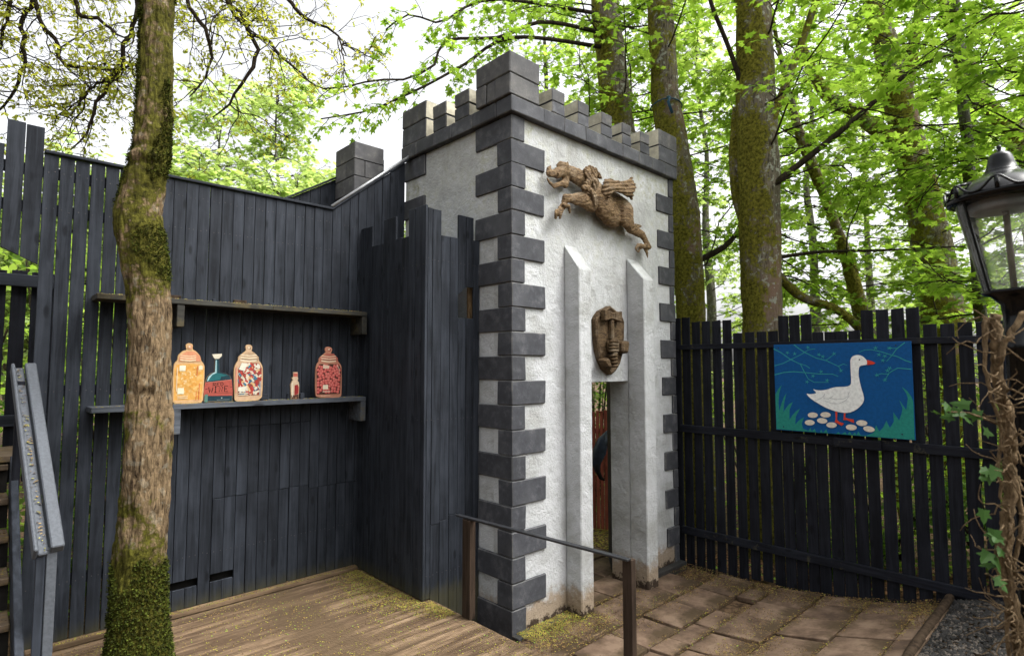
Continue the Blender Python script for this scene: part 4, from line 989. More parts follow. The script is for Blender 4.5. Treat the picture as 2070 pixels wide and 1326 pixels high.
sculpt('body',[
 (gr_neck,[.078,.09,.10,.11],[.06,.08,.09,.09]),(gr_torso,[.125,.15,.155,.14,.09],[.08,.10,.10,.08,.06]),(gr_rump,[.12,.13,.11],[.07,.09,.09]),
 ([gr_torso[2],gr_rump[0]],[.12,.12],[.09,.08]),([gr_torso[3],gr_thigh[1]],[.10,.08],[.06,.06]),
 (gr_thigh,[.105,.10,.072],[.13,.13,.11]),(gr_shin,[.075,.062,.052,.04,.038],[.10,.10,.09,.09,.09]),(gr_heel,[.035,.012],[.09,.09]),
 (gr_claw1,[.03,.028,.024,.018,.010],[.12,.14,.14,.13,.12]),(gr_claw2,[.03,.026,.022,.010],[.10,.11,.11,.11]),(gr_claw3,[.025,.02,.01],[.10,.13,.13]),
 (gr_uparm,[.10,.085,.065],[.12,.14,.13]),(gr_forearm,[.06,.042],[.13,.12]),(gr_paw,[.038,.038,.034],[.11,.11,.11]),
 (gr_f1,[.026,.024,.016],[.12,.13,.11]),(gr_f2,[.026,.022,.014],[.13,.14,.12]),(gr_f3,[.024,.022,.014],[.14,.15,.12]),
 (gr_skull,[.06,.056,.05],[.08,.09,.09]),(gr_snout,[.048,.040,.033],[.09,.09,.08]),(gr_horn,[.036,.027,.007],[.08,.08,.07]),
 ([(q[0],q[1]-.018) for q in gr_jaw],[.04,.024,.022,.018,.010],[.08,.08,.08,.08,.08]),(gr_chin,[.05,.045],[.07,.07]),(gr_brow,[.014,.028,.03,.02],[.09,.10,.10,.09]),(gr_ear,[.034,.007],[.10,.09])],M_carve,gf)
sculpt('ruff',[(gr_ruff,[.038,.042,.04,.03,.012],[.13,.14,.14,.13,.10]),(gr_ruff2,[.04,.042,.036,.025],[.15,.16,.17,.15]),(gr_ruff3,[.04,.04,.025],[.15,.16,.15]),(gr_strap,[.03,.032,.034,.028],[.18,.19,.19,.17])],M_carve,gf,noise_a=.006,groove=(90,120,.005))
sculpt('wing',[(gr_wing1,[.03,.042,.045,.045,.048,.052,.05,.03],[.16,.18,.19,.19,.19,.18,.17,.15]),(gr_wing2,[.02,.032,.036,.042,.05,.045,.02],[.2,.22,.22,.22,.21,.19,.17]),(gr_wing3,[.03,.036,.04,.036,.025,.007],[.17,.18,.18,.17,.16,.15]),(gr_wing4,[.03,.035,.03],[.16,.17,.17])],M_carve,gf,noise_a=.004,groove=(150,-40,.006))
m=MB(); ico(m,(4.135,3.685,4.262),.016,.014,.013); m.build('eye',M_carve,gf,True)
shd=thing('carved_shield','small brown carved shield with a hammer gripped by two fists above the doorway','carving',(5.03,3.79,2.28))
def lip(ol,f): 
    cx=sum(p[0] for p in ol)/len(ol); cz=sum(p[1] for p in ol)/len(ol); return [(cx+(a-cx)*f,cz+(b-cz)*f) for a,b in ol]
m=MB(); ol=list(sh_plate); n=len(ol); i1=lip(ol,.93); i2=lip(ol,.86)
rings=[(ol,3.797),(ol,3.742),(i1,3.728),(i2,3.742)]
vs=[(x,y,z) for o_,y in rings for x,z in o_]; cz=sum(p[1] for p in ol)/n; cx=sum(p[0] for p in ol)/n
fs=[(r_*n+i,r_*n+(i+1)%n,(r_+1)*n+(i+1)%n,(r_+1)*n+i) for r_ in range(3) for i in range(n)]
vs.append((cx,3.725,cz)); fs+=[(3*n+i,3*n+(i+1)%n,4*n) for i in range(n)]
m.add(vs,fs); m.build('plate',M_carve_dark,shd)
def slab(name,q,y0,y1,ch=.012,sub=None):
    m=MB(); a,b,c_,d=q   # tl tr br bl
    f=lambda p,y:(p[0]*.985,y,2.3786+(p[1]-2.3786)*.985)
    ctr=((a[0]+b[0]+c_[0]+d[0])/4,(a[1]+b[1]+c_[1]+d[1])/4); sh=lambda p:(p[0]*.82+ctr[0]*.18,p[1]*.82+ctr[1]*.18)
    m.hexa([f(sh(d),y0),f(sh(c_),y0),f(d,y1),f(c_,y1),f(sh(a),y0),f(sh(b),y0),f(a,y1),f(b,y1)],ch); return m.build(name,M_carve_dark,sub or shd)
m=MB(); zc=2.915
for xa,xb,h0,h1 in ((4.845,4.955,.058,.036),(4.955,5.035,.034,.034),(5.035,5.145,.036,.058)):
    m.hexa([((xa,xb)[k&1],(3.668,3.735)[k>>1&1]+(.010 if (h0,h1)[k&1]<.04 and not k>>1&1 else 0),zc+((h0,h1)[k&1])*(1 if k>>2&1 else -1)) for k in range(8)],.005)
m.build('hammer_head',M_carve_dark,shd)
m=MB(); m.hexa([(4.972+.046*(k&1),(3.678,3.735)[k>>1&1],(2.66,2.872)[k>>2&1]) for k in range(8)],.012); m.build('shaft',M_carve_dark,shd)
def fist(q,cuff,left):
    f=slab('fist',q,3.655,3.735,.022); a,b,c_,d=[(p[0]*.985,2.3786+(p[1]-2.3786)*.985) for p in q]
    for k in range(4):
        t=(k+.5)/4; m=MB(); z=a[1]*(1-t)+d[1]*t; xl=a[0]*(1-t)+d[0]*t; xr=b[0]*(1-t)+c_[0]*t
        m.tube([(xl-.012,3.68,z),(xl+.005,3.650,z+.003),(xl+(xr-xl)*.35,3.640,z+.004),(xl+(xr-xl)*.62,3.645,z+.002)],[.012,.0165,.0165,.012],7); m.build('finger',M_carve_dark,f,True)
    m=MB(); m.tube([(a[0]*.4+b[0]*.6,3.65,a[1]+.006),(a[0]*.8+b[0]*.2,3.648,a[1]+.008),(a[0],3.66,a[1]-.012)],[.017,.016,.010],7); m.build('thumb',M_carve_dark,f,True)
    cf=slab('cuff',cuff,3.65,3.74,.016)
fist(sh_fist1,sh_cuff1,True); fist(sh_fist2,sh_cuff2,False)

# ================================================================== LAMP POST
lamp=thing('lamp_post','old black lantern lamp post with dusty glass, ivy stem climbing it','lamp post',(3.446,.299,gz(3.43,.315)))
LB=Vector((3.446,.299,2.56)); ax=Vector((-.72*.048,.69*.048,1)).normalized(); LS=.90; LM=Matrix.Rotation(ax.angle(Vector((0,0,1))),4,Vector((0,0,1)).cross(ax).normalized()).to_3x3()@Matrix.Diagonal((LS,LS,1))
def lt(name,prof,mat,smooth=True,close=False,n=40,parent=lamp):
    m=MB(); m.lathe(prof,n,LB,0,LM,close); return m.build(name,mat,parent,smooth)
m=MB(); zg=gz(3.43,.315); m.lathe([(.11,zg-.1-2.56),(.11,zg+.5-2.56),(.075,zg+.56-2.56),(.06,zg+.7-2.56),(.052,-.35),(.052,-.12),(.066,-.11),(.066,-.085),(.052,-.075),(.052,.045)],28,LB); m.build('post',M_black,lamp,True)
lt('collar',[(.052,.0),(.056,.05),(.060,.10),(.095,.138),(.128,.150),(.132,.158),(.126,.166),(.10,.160),(.0,.150)],M_black)
lt('glass',[(.122,.160),(.206,.590)],M_glass)
for a_ in (R(136),R(316)):
     m=MB(); m.tube([LB+LM@Vector((.125*math.cos(a_),.125*math.sin(a_),.166)),LB+LM@Vector((.209*math.cos(a_),.209*math.sin(a_),.585))],.006,6); m.build('glazing_bar',M_black,lamp)
lt('rim_ring',[(.200,.575),(.236,.580),(.242,.592),(.236,.606),(.205,.606)],M_black,close=True)
lt('roof',[(.236,.604),(.21,.635),(.165,.665),(.11,.690),(.078,.702),(.074,.712),(.070,.716),(.062,.722)],M_black)
lt('cap',[(.072,.716),(.066,.722),(.058,.745),(.048,.782),(.040,.795),(.02,.803),(.0,.805)],M_black)
lt('finial',[(.0,.838),(.008,.834),(.011,.825),(.007,.815),(.009,.808),(.012,.803)],M_black,n=16)
lt('reflector',[(.0,.575),(.150,.575),(.150,.538),(.145,.530),(.10,.525),(.0,.53)],M_dulldrum)
m=MB(); m.tube([LB+LM@Vector((.012,.0,.15)),LB+LM@Vector((.004,.0,.525))],.013,10); m.build('inner_tube',M_tube,lamp,True)
m=MB(); m.tube([LB+LM@Vector((-.02,.01,.516)),LB+LM@Vector((.03,-.02,.518))],.008,8); m.build('burner',M_dulldrum,lamp,True)
NP=8
m=MB(); pts=[]
for k in range(NP*12+1):
    a_=2*math.pi*k/(NP*12); f=abs(math.cos(a_*NP/2)); h=.604+.050*abs(math.cos(a_*NP/2))**3
    pts.append(LB+LM@Vector((.240*math.cos(a_),.240*math.sin(a_),h)))
m.tube(pts,.0055,6); m.build('scalloped_crown',M_black,lamp,True)
for k in range(NP):
    a_=2*math.pi*k/NP; c_,s_=math.cos(a_),math.sin(a_); m=MB()
    m.tube([LB+LM@Vector((.238*c_,.238*s_,.6)),LB+LM@Vector((.240*c_,.240*s_,.650))],.009,6); m.build('crown_strut',M_black,lamp,True)
    m=MB(); m.tube([LB+LM@Vector((.240*c_,.240*s_,.650)),LB+LM@Vector((.16*c_,.16*s_,.668))],.007,6); m.build('crown_strut',M_black,lamp,True)

# ================================================================== TREES
def resample(pts,rad,n):
    P_=np.array(pts,float); r_=np.array(rad,float); d=np.r_[0,np.cumsum(np.linalg.norm(np.diff(P_,axis=0),axis=1))]
    t=np.linspace(0,d[-1],n)
    # Catmull-Rom through the points
    out=np.zeros((n,3)); rr=np.interp(t,d,r_)
    for i,tt in enumerate(t):
        k=min(max(np.searchsorted(d,tt,side='right')-1,0),len(P_)-2); u=(tt-d[k])/(d[k+1]-d[k]+1e-9)
        p0=P_[max(k-1,0)];p1=P_[k];p2=P_[k+1];p3=P_[min(k+2,len(P_)-1)]
        out[i]=.5*((2*p1)+(-p0+p2)*u+(2*p0-5*p1+4*p2-p3)*u*u+(-p0+3*p1-3*p2+p3)*u**3)
    return out,rr
def trunk(name,pts,rad,mat,parent,n=32,rings=80,amp=.02,freq=9,mossf=None,flare=0,extra=None):
    c,rr=resample(pts,rad,rings); V=[];N_=[];mo=[]; u=None
    for i in range(rings):
        t=Vector(c[min(i+1,rings-1)]-c[max(i-1,0)]).normalized()
        if u is None: u=Vector((1,0,0))
        u=(u-t*u.dot(t)).normalized(); v=t.cross(u)
        for k in range(n):
            a=2*math.pi*k/n; d=u*math.cos(a)+v*math.sin(a); p=Vector(c[i])+d*rr[i]
            q=Vector((p.x*freq,p.y*freq,p.z*freq*.28)); rid=noise.noise(q*1.6+Vector((3,1,2)))
            disp=amp*(noise.noise(q*.35)*1.2+rid*.7+abs(noise.noise(q*3.2))*.5-.2)
            if extra:
                rg=noise.noise(Vector((p.x*30,p.y*30,p.z*6.5))); rg2=noise.noise(Vector((p.x*60+9,p.y*60,p.z*22)))
                disp+=extra(p,a)-.009*max(0,1-abs(rg)*4.5)+.003*rg2
            p2=p+d*disp; V.append(p2); N_.append(d); mo.append(mossf(p2,d) if mossf else 0.0)
    F=[(i*n+k,i*n+(k+1)%n,(i+1)*n+(k+1)%n,(i+1)*n+k) for i in range(rings-1) for k in range(n)]
    o=arr_mesh(name,[tuple(v) for v in V],F,[mat],None,parent,tuple(c[0]),True)
    at_=o.data.attributes.new('moss','FLOAT','POINT'); at_.data.foreach_set('value',mo)
    return o,V,N_,mo
def syc_template():
    v=[(.30,0,.0)]; tips=[(-168,.30),(-118,.44),(-78,.26),(-50,.58),(-24,.34),(0,.72),(24,.34),(50,.58),(78,.26),(118,.44),(168,.30)]
    for a,r_ in tips:
        a=R(a); v.append((.30+r_*math.cos(a),r_*math.sin(a),-.10*r_*(1 if r_>.4 else .3)))
    n=len(tips); f=[(0,1+i,2+i) for i in range(n-1)]
    return np.array(v,np.float32),np.array(f,np.int32)
def oval_template(w=.45):
    v=np.array([(0,0,0),(.3,w*.5,-.04),(.7,w*.42,-.05),(1,0,-.08),(.7,-w*.42,-.05),(.3,-w*.5,-.04)],np.float32)
    return v,np.array([(0,1,5),(1,2,5),(2,4,5),(2,3,4)],np.int32)
def clump_template():
    v=np.array([(0,0,0),(.35,.42,-.05),(.62,.18,0),(1,.05,-.1),(.6,-.2,0),(.3,-.45,-.05)],np.float32)
    return v,np.array([(0,1,2),(0,2,4),(2,3,4),(0,4,5)],np.int32)
SYC,OVAL,CLUMP=syc_template(),oval_template(),clump_template()
def leaves(name,pos,dirs,nrm,size,tmpl,mat,parent,stuff=True,extra=None):
    """one mesh of leaf-sized faces; extra = (verts, quads, mat) of the twigs"""
    pos=np.asarray(pos,np.float32); d=np.asarray(dirs,np.float32); nn=np.asarray(nrm,np.float32); s=np.asarray(size,np.float32)[:,None,None]
    d/=np.linalg.norm(d,axis=1,keepdims=True)+1e-9; nn=nn-d*(nn*d).sum(1,keepdims=True); nn/=np.linalg.norm(nn,axis=1,keepdims=True)+1e-9
    sd_=np.cross(nn,d); tv,tf=tmpl; k=len(tv)
    V=pos[:,None,:]+s*(tv[None,:,0:1]*d[:,None,:]+tv[None,:,1:2]*sd_[:,None,:]+tv[None,:,2:3]*nn[:,None,:])
    F=(tf[None]+ (np.arange(len(pos))*k)[:,None,None]).reshape(-1,3)
    o=arr_mesh(name,V.reshape(-1,3),F,[mat],None,parent,tuple(np.mean(pos,0)))
    if stuff: o['kind']='stuff'
    return o
class Tree:
    def __init__(s,label,x,y,group=None,name='tree',z=None):
        s.t=thing(name,label,'tree',(x,y,gz(x,y) if z is None else z),group); s.tw=MB(); s.pos=[];s.dir=[];s.nrm=[];s.siz=[]
    def leaf(s,p,d,size,flat=.35):
        s.pos.append(tuple(p)); s.dir.append((d.x,d.y,d.z-.15)); s.nrm.append((rnd.gauss(0,flat),rnd.gauss(0,flat),1)); s.siz.append(size*rnd.uniform(.45,1.35))
    def spray(s,pts,r0,r1,ntw,tl,nl,ls,f0=.15,droop=.12,flat=.4,tr=.006,add_tube=True):
        pts=[Vector(p) for p in pts]; m=len(pts)
        if add_tube: s.tw.tube(pts,[r0+(r1-r0)*i/(m-1) for i in range(m)],5,cap=False)
        for k in range(ntw):
            f=f0+(1-f0)*(k+rnd.random()*.6)/ntw; f=min(f,.999); q=f*(m-1); i=int(q); p=pts[i].lerp(pts[i+1],q-i); t=(pts[i+1]-pts[i]).normalized()
            sgn=1 if k%2 else -1; side=t.cross(Vector((0,0,1)));
            if side.length<.1: side=Vector((rnd.uniform(-1,1),rnd.uniform(-1,1),0))
            side.normalize(); a=rnd.uniform(.6,1.25)
            d=(t*math.cos(a)+side*math.sin(a)*sgn+Vector((0,0,rnd.uniform(-.25,.3)))).normalized()
            L=tl*rnd.uniform(.45,1.15)*(1-.45*f); n=4; tp=[p]
            for j in range(n):
                d=(d+Vector((rnd.gauss(0,.18),rnd.gauss(0,.18),rnd.gauss(0,.12)-droop))).normalized(); tp.append(tp[-1]+d*L/n)
            s.tw.tube(tp,[tr*(1-.7*j/n) for j in range(n+1)],3,cap=False)
            for j in range(nl):
                g=.2+.8*(j+rnd.random())/nl; q=min(g,.999)*n; ii=int(q); pp=tp[ii].lerp(tp[ii+1],q-ii)
                az=rnd.uniform(-2.2,2.2); dd=Vector((d.x*math.cos(az)-d.y*math.sin(az),d.x*math.sin(az)+d.y*math.cos(az),d.z*.4+rnd.gauss(0,.2)))
                if dd.length<.05: dd=Vector((1,0,0))
                dd.normalize(); s.leaf(pp+dd*ls*.45,dd,ls,flat)
    def rbranch(s,p,az,el,L,r0,ntw,tl,nl,ls,wig=.22,droop=.05,**k):
        d=Vector((math.cos(az)*math.cos(el),math.sin(az)*math.cos(el),math.sin(el))); pts=[Vector(p)]; n=7
        for j in range(n):
            d=(d+Vector((rnd.gauss(0,wig),rnd.gauss(0,wig),rnd.gauss(0,wig*.8)-droop*(j/n)))).normalized(); pts.append(pts[-1]+d*L/n)
        s.spray(pts,r0,.005,ntw,tl,nl,ls,**k); return pts
    def finish(s,mat,tmpl,twmat=None):
        if s.tw.v: s.tw.build('twigs',twmat or M_twig,s.t,True)['kind']='stuff'
        if s.pos: leaves('crown',s.pos,s.dir,s.nrm,s.siz,tmpl,mat,s.t)
rnd=random.Random(21)
# ---- front mossy tree
FT=[(.944,4.666,.30,.236),(.941,4.669,.443,.212),(.931,4.679,.834,.184),(.928,4.681,1.164,.18),(.943,4.667,1.498,.169),(.95,4.661,1.835,.166),(.947,4.663,2.176,.164),(.942,4.668,2.521,.16),(.926,4.683,2.87,.166),(.909,4.7,3.047,.178),(.871,4.736,3.295,.188),(.85,4.756,3.473,.174),(.866,4.741,3.617,.159),(.9,4.708,3.833,.149),(.915,4.694,4.125,.139),(.907,4.702,4.493,.136),(.902,4.706,4.865,.132),(.901,4.708,5.053,.13),(.90,4.72,6.2,.12),(.95,4.75,7.6,.09),(1.0,4.8,9.0,.05)]
camv=Vector((0,0,2.4))
def fm(p,d):
    s_=noise.noise(Vector((p.x*4,p.y*4,p.z*2.2)))*.6
    lowz=max(0,min(1,(1.25-p.z)/.55)); left=Vector((-.72,.69,0)); rgt=-left
    v=lowz*1.1+.45*max(0,d.dot(left))*(1 if p.z<2.9 else .9)
    v+=1.2*max(0,1-abs(p.z-3.15)/.32)*max(0,d.dot(rgt)+.25)
    v+=.55*max(0,min(1,(p.z-3.25)/.4))
    return max(-.6,min(1.3,v-.22+s_))
def fextra(p,a):
    e=0
    if p.z<.75: e+=.02*((.75-p.z)/.45)**1.5*(.5+.5*math.sin(a*4+.7))
    dk=math.hypot(p.z-4.02,(p.x-.93)*1.2+(p.y-4.60)*1.2)    # old branch scar facing the viewer
    dz=abs(p.z-3.86)
    if dz<.10 and (p-Vector((.9,4.7,p.z))).dot(Vector((-.69,-.72,0)))>.08: e+=.012*math.cos(dz/.10*math.pi*1.5)
    dh=((p-Vector((.95,4.661,p.z))).dot(Vector((.72,-.69,0))))
    if abs(p.z-2.20)<.05 and .03<dh<.10: e-=.03*(1-abs(p.z-2.20)/.05)
    return e
ft=thing('mossy_tree','crooked mossy tree trunk rising through the decking before the shelves','tree',(.944,4.666,.34))
o,V_,N_,mo=trunk('trunk',[p[:3] for p in FT],[p[3]*.875 for p in FT],M_bark_front,ft,150,560,.019,10,fm,0,fextra)
tv=[];tf=[];tm=[]
idx=[i for i in range(len(V_)) if mo[i]>.40 and V_[i].z<5.3]
for _ in range(52000):
    i=rnd.choice(idx); p=V_[i]; d=N_[i]
    if d.dot(camv-p)<-.6: continue
    p=p+Vector((rnd.gauss(0,.006),rnd.gauss(0,.006),rnd.gauss(0,.008)))
    L=rnd.uniform(.004,.012)*(1.3 if p.z<1.1 else 1); out=(d*rnd.uniform(.45,1)+Vector((rnd.gauss(0,.5),rnd.gauss(0,.5),rnd.gauss(-.1,.5)))).normalized()
    sdv=out.cross(Vector((rnd.gauss(0,1),rnd.gauss(0,1),rnd.gauss(0,1)))).normalized()*L*.42
    b_=len(tv); tv+=[tuple(p-d*.004+sdv*.5),tuple(p-d*.004-sdv*.5),tuple(p+out*L*.6-sdv),tuple(p+out*L),tuple(p+out*L*.6+sdv)]
    tf+=[(b_,b_+1,b_+2),(b_,b_+2,b_+4),(b_+2,b_+3,b_+4)]; tm+=[rnd.choice([0,0,1])]*3
arr_mesh('moss',tv,tf,[M_moss1,M_moss2],tm,ft,(.94,4.66,.34))['kind']='stuff'
T=Tree.__new__(Tree); T.t=ft; T.tw=MB(); T.pos=[];T.dir=[];T.nrm=[];T.siz=[]
for k in range(8): T.rbranch((.92,4.72,rnd.uniform(6.6,8.8)),rnd.uniform(0,6.28),rnd.uniform(.2,.8),rnd.uniform(1.2,2.2),.03,8,.6,7,.09)
T.finish(M_leafoak,OVAL)
# ---- sycamores behind the fence and gateway
def sycamore(label,pts,r,branches,nrand,zlo,zhi,Lr=(1.6,3.2),ls=.112,mat=M_leaf,name='sycamore_tree',ntw=12,nl=9,bark=M_bark,group=None,boughs=[],rope=False,azr=None,top=None):
    x,y=pts[0][0],pts[0][1]; T=Tree(label,x,y,group,name,z=pts[0][2])
    def mf(p,d): return .35*d.dot(Vector((-.5,.7,.3)))+.5*noise.noise(p*1.3)+ (.35 if p.z<2.6 else 0)
    trunk('trunk',pts,r,bark,T.t,28,90,.03,5,mf)
    for b in branches:
        m=MB(); c,rr=resample(b[0],b[1],14); m.tube(c,rr,8,jit=.05); m.build('branch',bark if b[1][0]>.05 else M_twig,T.t,True)
        if b[2]: T.spray(c,.0,.0,b[2],.75,nl,ls,f0=.25,add_tube=False)
    for b in boughs:
        b=[(7.46,5.53,b[0][2]-.15)]+b[1:]
        c,rr=resample(b,[.045]*3+[.03]*(len(b)-3) if len(b)>3 else [.04]*len(b),22)
        rr=np.linspace(.036,.008,22); m=MB(); m.tube(c,rr,7); m.build('branch',M_twig,T.t,True)
        T.spray(c,0,0,26,.85,10,ls*.92,f0=.3,add_tube=False)
    P_=np.array(pts,float)
    for k in range(nrand):
        z=zlo+(zhi-zlo)*(k+rnd.random())/nrand; px=np.interp(z,P_[:,2],P_[:,0]); py=np.interp(z,P_[:,2],P_[:,1])
        az=rnd.uniform(0,6.283) if azr is None else rnd.uniform(*azr)
        T.rbranch((px,py,z),az,rnd.uniform(.0,.55),rnd.uniform(*Lr),.014,ntw,.8,nl,ls)
    if rope:
        m=MB(); 
        for q in range(1): m.tube([Vector((7.60+.235*math.cos(t_),4.56+.235*math.sin(t_),6.34+.025*q+.02*math.sin(t_*2))) for t_ in np.linspace(0,6.283,19)],.010,5)
        m.tube([(7.42,4.42,6.38),(7.38,4.36,6.34),(7.36,4.38,6.28),(7.40,4.34,6.10)],.022,6); m.build('rope',M_rope,T.t,True)
    T.finish(mat,SYC); return T
g1='tall sycamores beyond the fence'
sycamore('mossy sycamore trunk rising straight up behind the gateway battlements',[(7.95,5.45,-.1),(7.81,5.47,4.99),(7.66,5.49,6.3),(7.52,5.52,7.44),(7.40,5.54,8.42),(7.3,5.6,12)],[.30,.27,.26,.25,.23,.12],[],28,5.0,11.5,group=g1,boughs=SYC_BOUGHS,azr=(-1.9,3.6))
sycamore('grey mossy sycamore with blue rope tied round it beside the gateway',[(8.25,4.45,-.1),(8.04,4.46,3.06),(7.85,4.47,4.95),(7.6,4.57,6.46),(7.47,4.55,7.98),(7.3,4.6,12)],[.26,.225,.215,.21,.20,.1],[([(7.93,4.5,3.9),(8.5,4.1,4.25),(9.0,4.0,4.8),(9.3,3.8,5.6)],[.05,.045,.03,.015],6)],28,3.3,11.5,group=g1,rope=True,azr=(-2.6,2.2))
sycamore('thick lichen spotted sycamore behind the fence near the goose sign',[(7.75,3.28,-.2),(7.63,3.22,2.71),(7.52,3.15,4.6),(7.43,3.12,5.91),(7.35,3.07,7.21),(7.2,3.0,11)],[.30,.262,.255,.245,.22,.10],
 [([(7.45,2.95,4.7),(8.05,2.3,5.4),(8.66,1.65,6.16),(9.06,1.24,6.38)],[.045,.036,.028,.02],12),([(7.40,2.95,5.45),(7.55,2.7,6.19),(7.74,2.44,7.08),(7.9,2.2,8)],[.06,.05,.045,.03],6),([(7.36,3.2,5.85),(7.24,3.22,6.08),(7.03,3.3,6.57),(6.84,3.43,7.15),(6.7,3.5,7.8)],[.04,.036,.03,.026,.02],5),
  ([(7.62,3.1,3.78),(8.1,2.67,3.88),(8.81,1.99,3.91),(9.52,1.31,3.96)],[.028,.022,.016,.01],10),([(7.75,3.2,3.75),(7.94,3.12,3.62),(8.19,2.91,3.32),(8.54,2.59,3.15),(8.8,2.37,2.88)],[.07,.06,.06,.055,.06],4),([(7.70,3.40,4.3),(7.62,3.47,4.75),(7.52,3.45,5.3),(7.46,3.42,5.9)],[.10,.11,.10,.03],0)],30,3.5,11,group=g1,azr=(-2.2,1.2))
sycamore('leaning mossy sycamore forking high up, half hidden by leaves beside the lamp',[(13.9,2.1,-.3),(13.56,2.25,3.13),(13.33,2.32,4.65),(12.92,2.54,6.54),(12.52,2.74,8.43),(12.29,2.87,9.37),(12.1,3.0,12)],[.40,.34,.31,.28,.22,.17,.08],[([(12.95,2.52,6.4),(12.2,3.2,7.2),(11.7,3.6,7.6),(11.3,3.9,8.6)],[.16,.14,.11,.08],8),([(12.75,2.6,7.2),(12.75,2.4,8.2),(12.9,2.2,9.5)],[.13,.11,.08],5)],44,3.0,11.5,(2.0,4.2),.14,group=g1)
sycamore('slender dark sycamore leaning left behind the goose sign',[(11.3,2.5,-.2),(10.74,2.86,3.11),(10.41,3.04,4.42),(10.0,3.32,5.73),(9.75,3.48,6.54),(9.4,3.7,8.5)],[.11,.095,.085,.075,.065,.03],[],18,3.0,8.3,(1.4,2.6),.12,M_leaf2,group=g1)
sycamore('distant sycamore limb and trunk high above the lantern',[(16.6,.6,-.3),(15.85,1.13,6.6),(15.39,1.48,7.53),(14.94,1.83,8.36),(14.4,2.2,10.5)],[.3,.22,.2,.18,.1],[],36,4,11,(2,4),.16,group=g1)
for i,(x,y,rr,lab) in enumerate([(9.3,.2,.10,'young sycamore with low spreading leaves just behind the right end of the fence'),(8.9,5.9,.10,'thin young sycamore in the gap between gateway and fence'),(10.6,1.2,.12,'young sycamore filling the gap between the goose sign and the lantern'),(8.6,-1.2,.12,'leafy young sycamore whose sprays hang above the lantern')]):
    sycamore(lab,[(x,y,-.2),(x-.1,y+.1,3),(x-.25,y+.15,6),(x-.3,y+.2,9)],[rr,rr*.8,rr*.6,.02],[],32,2.6,8.8,(1.2,2.4),.135,(M_leaf,M_leaf2)[i%2],bark=M_bark_far,name='young_sycamore',group='young sycamores behind the fence')
# ---- background wood
def bgtree(label,x,y,h,r,n,mat,ls,zlo,name='woodland_tree',group='trees of the wood behind',lean=0,Lr=(1.5,3.5),tm=CLUMP,nl=9,bark=M_bark_far,tl=1.0):
    T=Tree(label,x,y,group,name); pts=[(x,y,-.3)]+[(x+lean*k/6+rnd.gauss(0,.08),y+rnd.gauss(0,.08),h*k/6) for k in range(1,7)]
    trunk('trunk',pts,[r*(1-.85*k/6) for k in range(7)],bark,T.t,10,26,.02,4)
    P_=np.array(pts)
    for k in range(n):
        z=zlo+(h-zlo)*(k+rnd.random())/n; T.rbranch((np.interp(z,P_[:,2],P_[:,0]),np.interp(z,P_[:,2],P_[:,1]),z),rnd.uniform(0,6.283),rnd.uniform(-.1,.6),rnd.uniform(*Lr)*(1-.5*(z-zlo)/(h-zlo+.1)),.013,9,tl,nl,ls,tr=.008)
    T.finish(mat,tm)
def pol(px,d):   # a bearing from the viewing platform and a distance along the view axis
    lx=(px-1035)/1161.5; return d*(math.cos(yaw)+lx*math.sin(yaw)), d*(math.sin(yaw)-lx*math.cos(yaw))
BGR=['the straight trunk over the battlements','the roped grey sycamore','the gap right of the roped sycamore','the thick lichen spotted trunk','the short pickets left of the goose sign','the goose sign','the slender leaning sycamore right of the goose sign','the left side of the lantern','the lantern, at the right edge','the tallest corner block of the gateway','the gateway end of the picket fence']
for k,(px,d,h) in enumerate([(1130,17,13),(1290,19,13),(1440,15,12),(1530,23,14),(1640,17,12),(1760,22,14),(1870,17,12),(1990,21,13),(2110,16,12),(1000,21,12),(1350,27,14)]):
    x,y=pol(px,d); bgtree('pale woodland tree far behind '+BGR[k],x,y,h,.14+.1*rnd.random(),54,(M_leaf2,M_leaf,M_leafpale)[k%3],0.15+.04*rnd.random(),1.2,lean=rnd.uniform(-1,1))
BIR=['','second trunk right of the mossy tree','hidden low behind the mossy trunk','above the dip in the wall top','left of the block pillar','right of the two tall pickets','just left of the mossy trunk','over the stair opening','at the far left edge','between the pillar and the battlements','farthest, between the two slim trunks','low bushy one left of the mossy trunk','low bushy one just right of the mossy trunk','low bushy one over the middle of the wall','low bushy one beside the two tall pickets']
for k,(px,d,h,zl) in enumerate([(440,15,10.0,3.0),(555,14,9.6,3.4),(330,18,8.3,2.5),(650,17,8.0,3),(700,21,8.6,3),(120,16,7.0,2.5),(220,20,8.0,3),(20,13,6.2,2),(-90,15,7,2),(860,22,8.2,3),(500,22,9.2,3),(260,13,6.6,2.5),(400,12,6.4,2.5),(590,12,6.0,2.2),(140,12,6.6,2.2)]):
    x,y=pol(px,d); bgtree('slim pale birch beyond the plank wall, '+BIR[k] if k!=0 else 'tallest slim birch beyond the plank wall, just right of the mossy trunk',x,y,h,.10,60 if k<2 else 84,M_leafpale,.16,zl,'birch_tree',('slim birches beyond the plank wall' if k!=0 else None),tm=CLUMP,nl=11 if k>1 else 8,tl=.9,Lr=(1.2,2.8))
BKR=['behind the deck on the way in','behind the deck, right of the way in','behind the gravel, dense and dark','past the gravel near the fence end','beyond the fence end by the lamp post']  # unseen trees behind the camera, added to block low sky light
for k,(az,d,h) in enumerate([(200,6.5,7),(225,7,7),(255,7.5,6.5),(285,8.5,6.0),(330,9,6.5)]):
    bgtree('added unseen tree blocking low sky light, '+BKR[k],d*math.cos(R(az)),d*math.sin(R(az)),h,.16,60,M_leafdark,.24,.6,group='unseen trees added to block low sky light',Lr=(1.4,2.8))
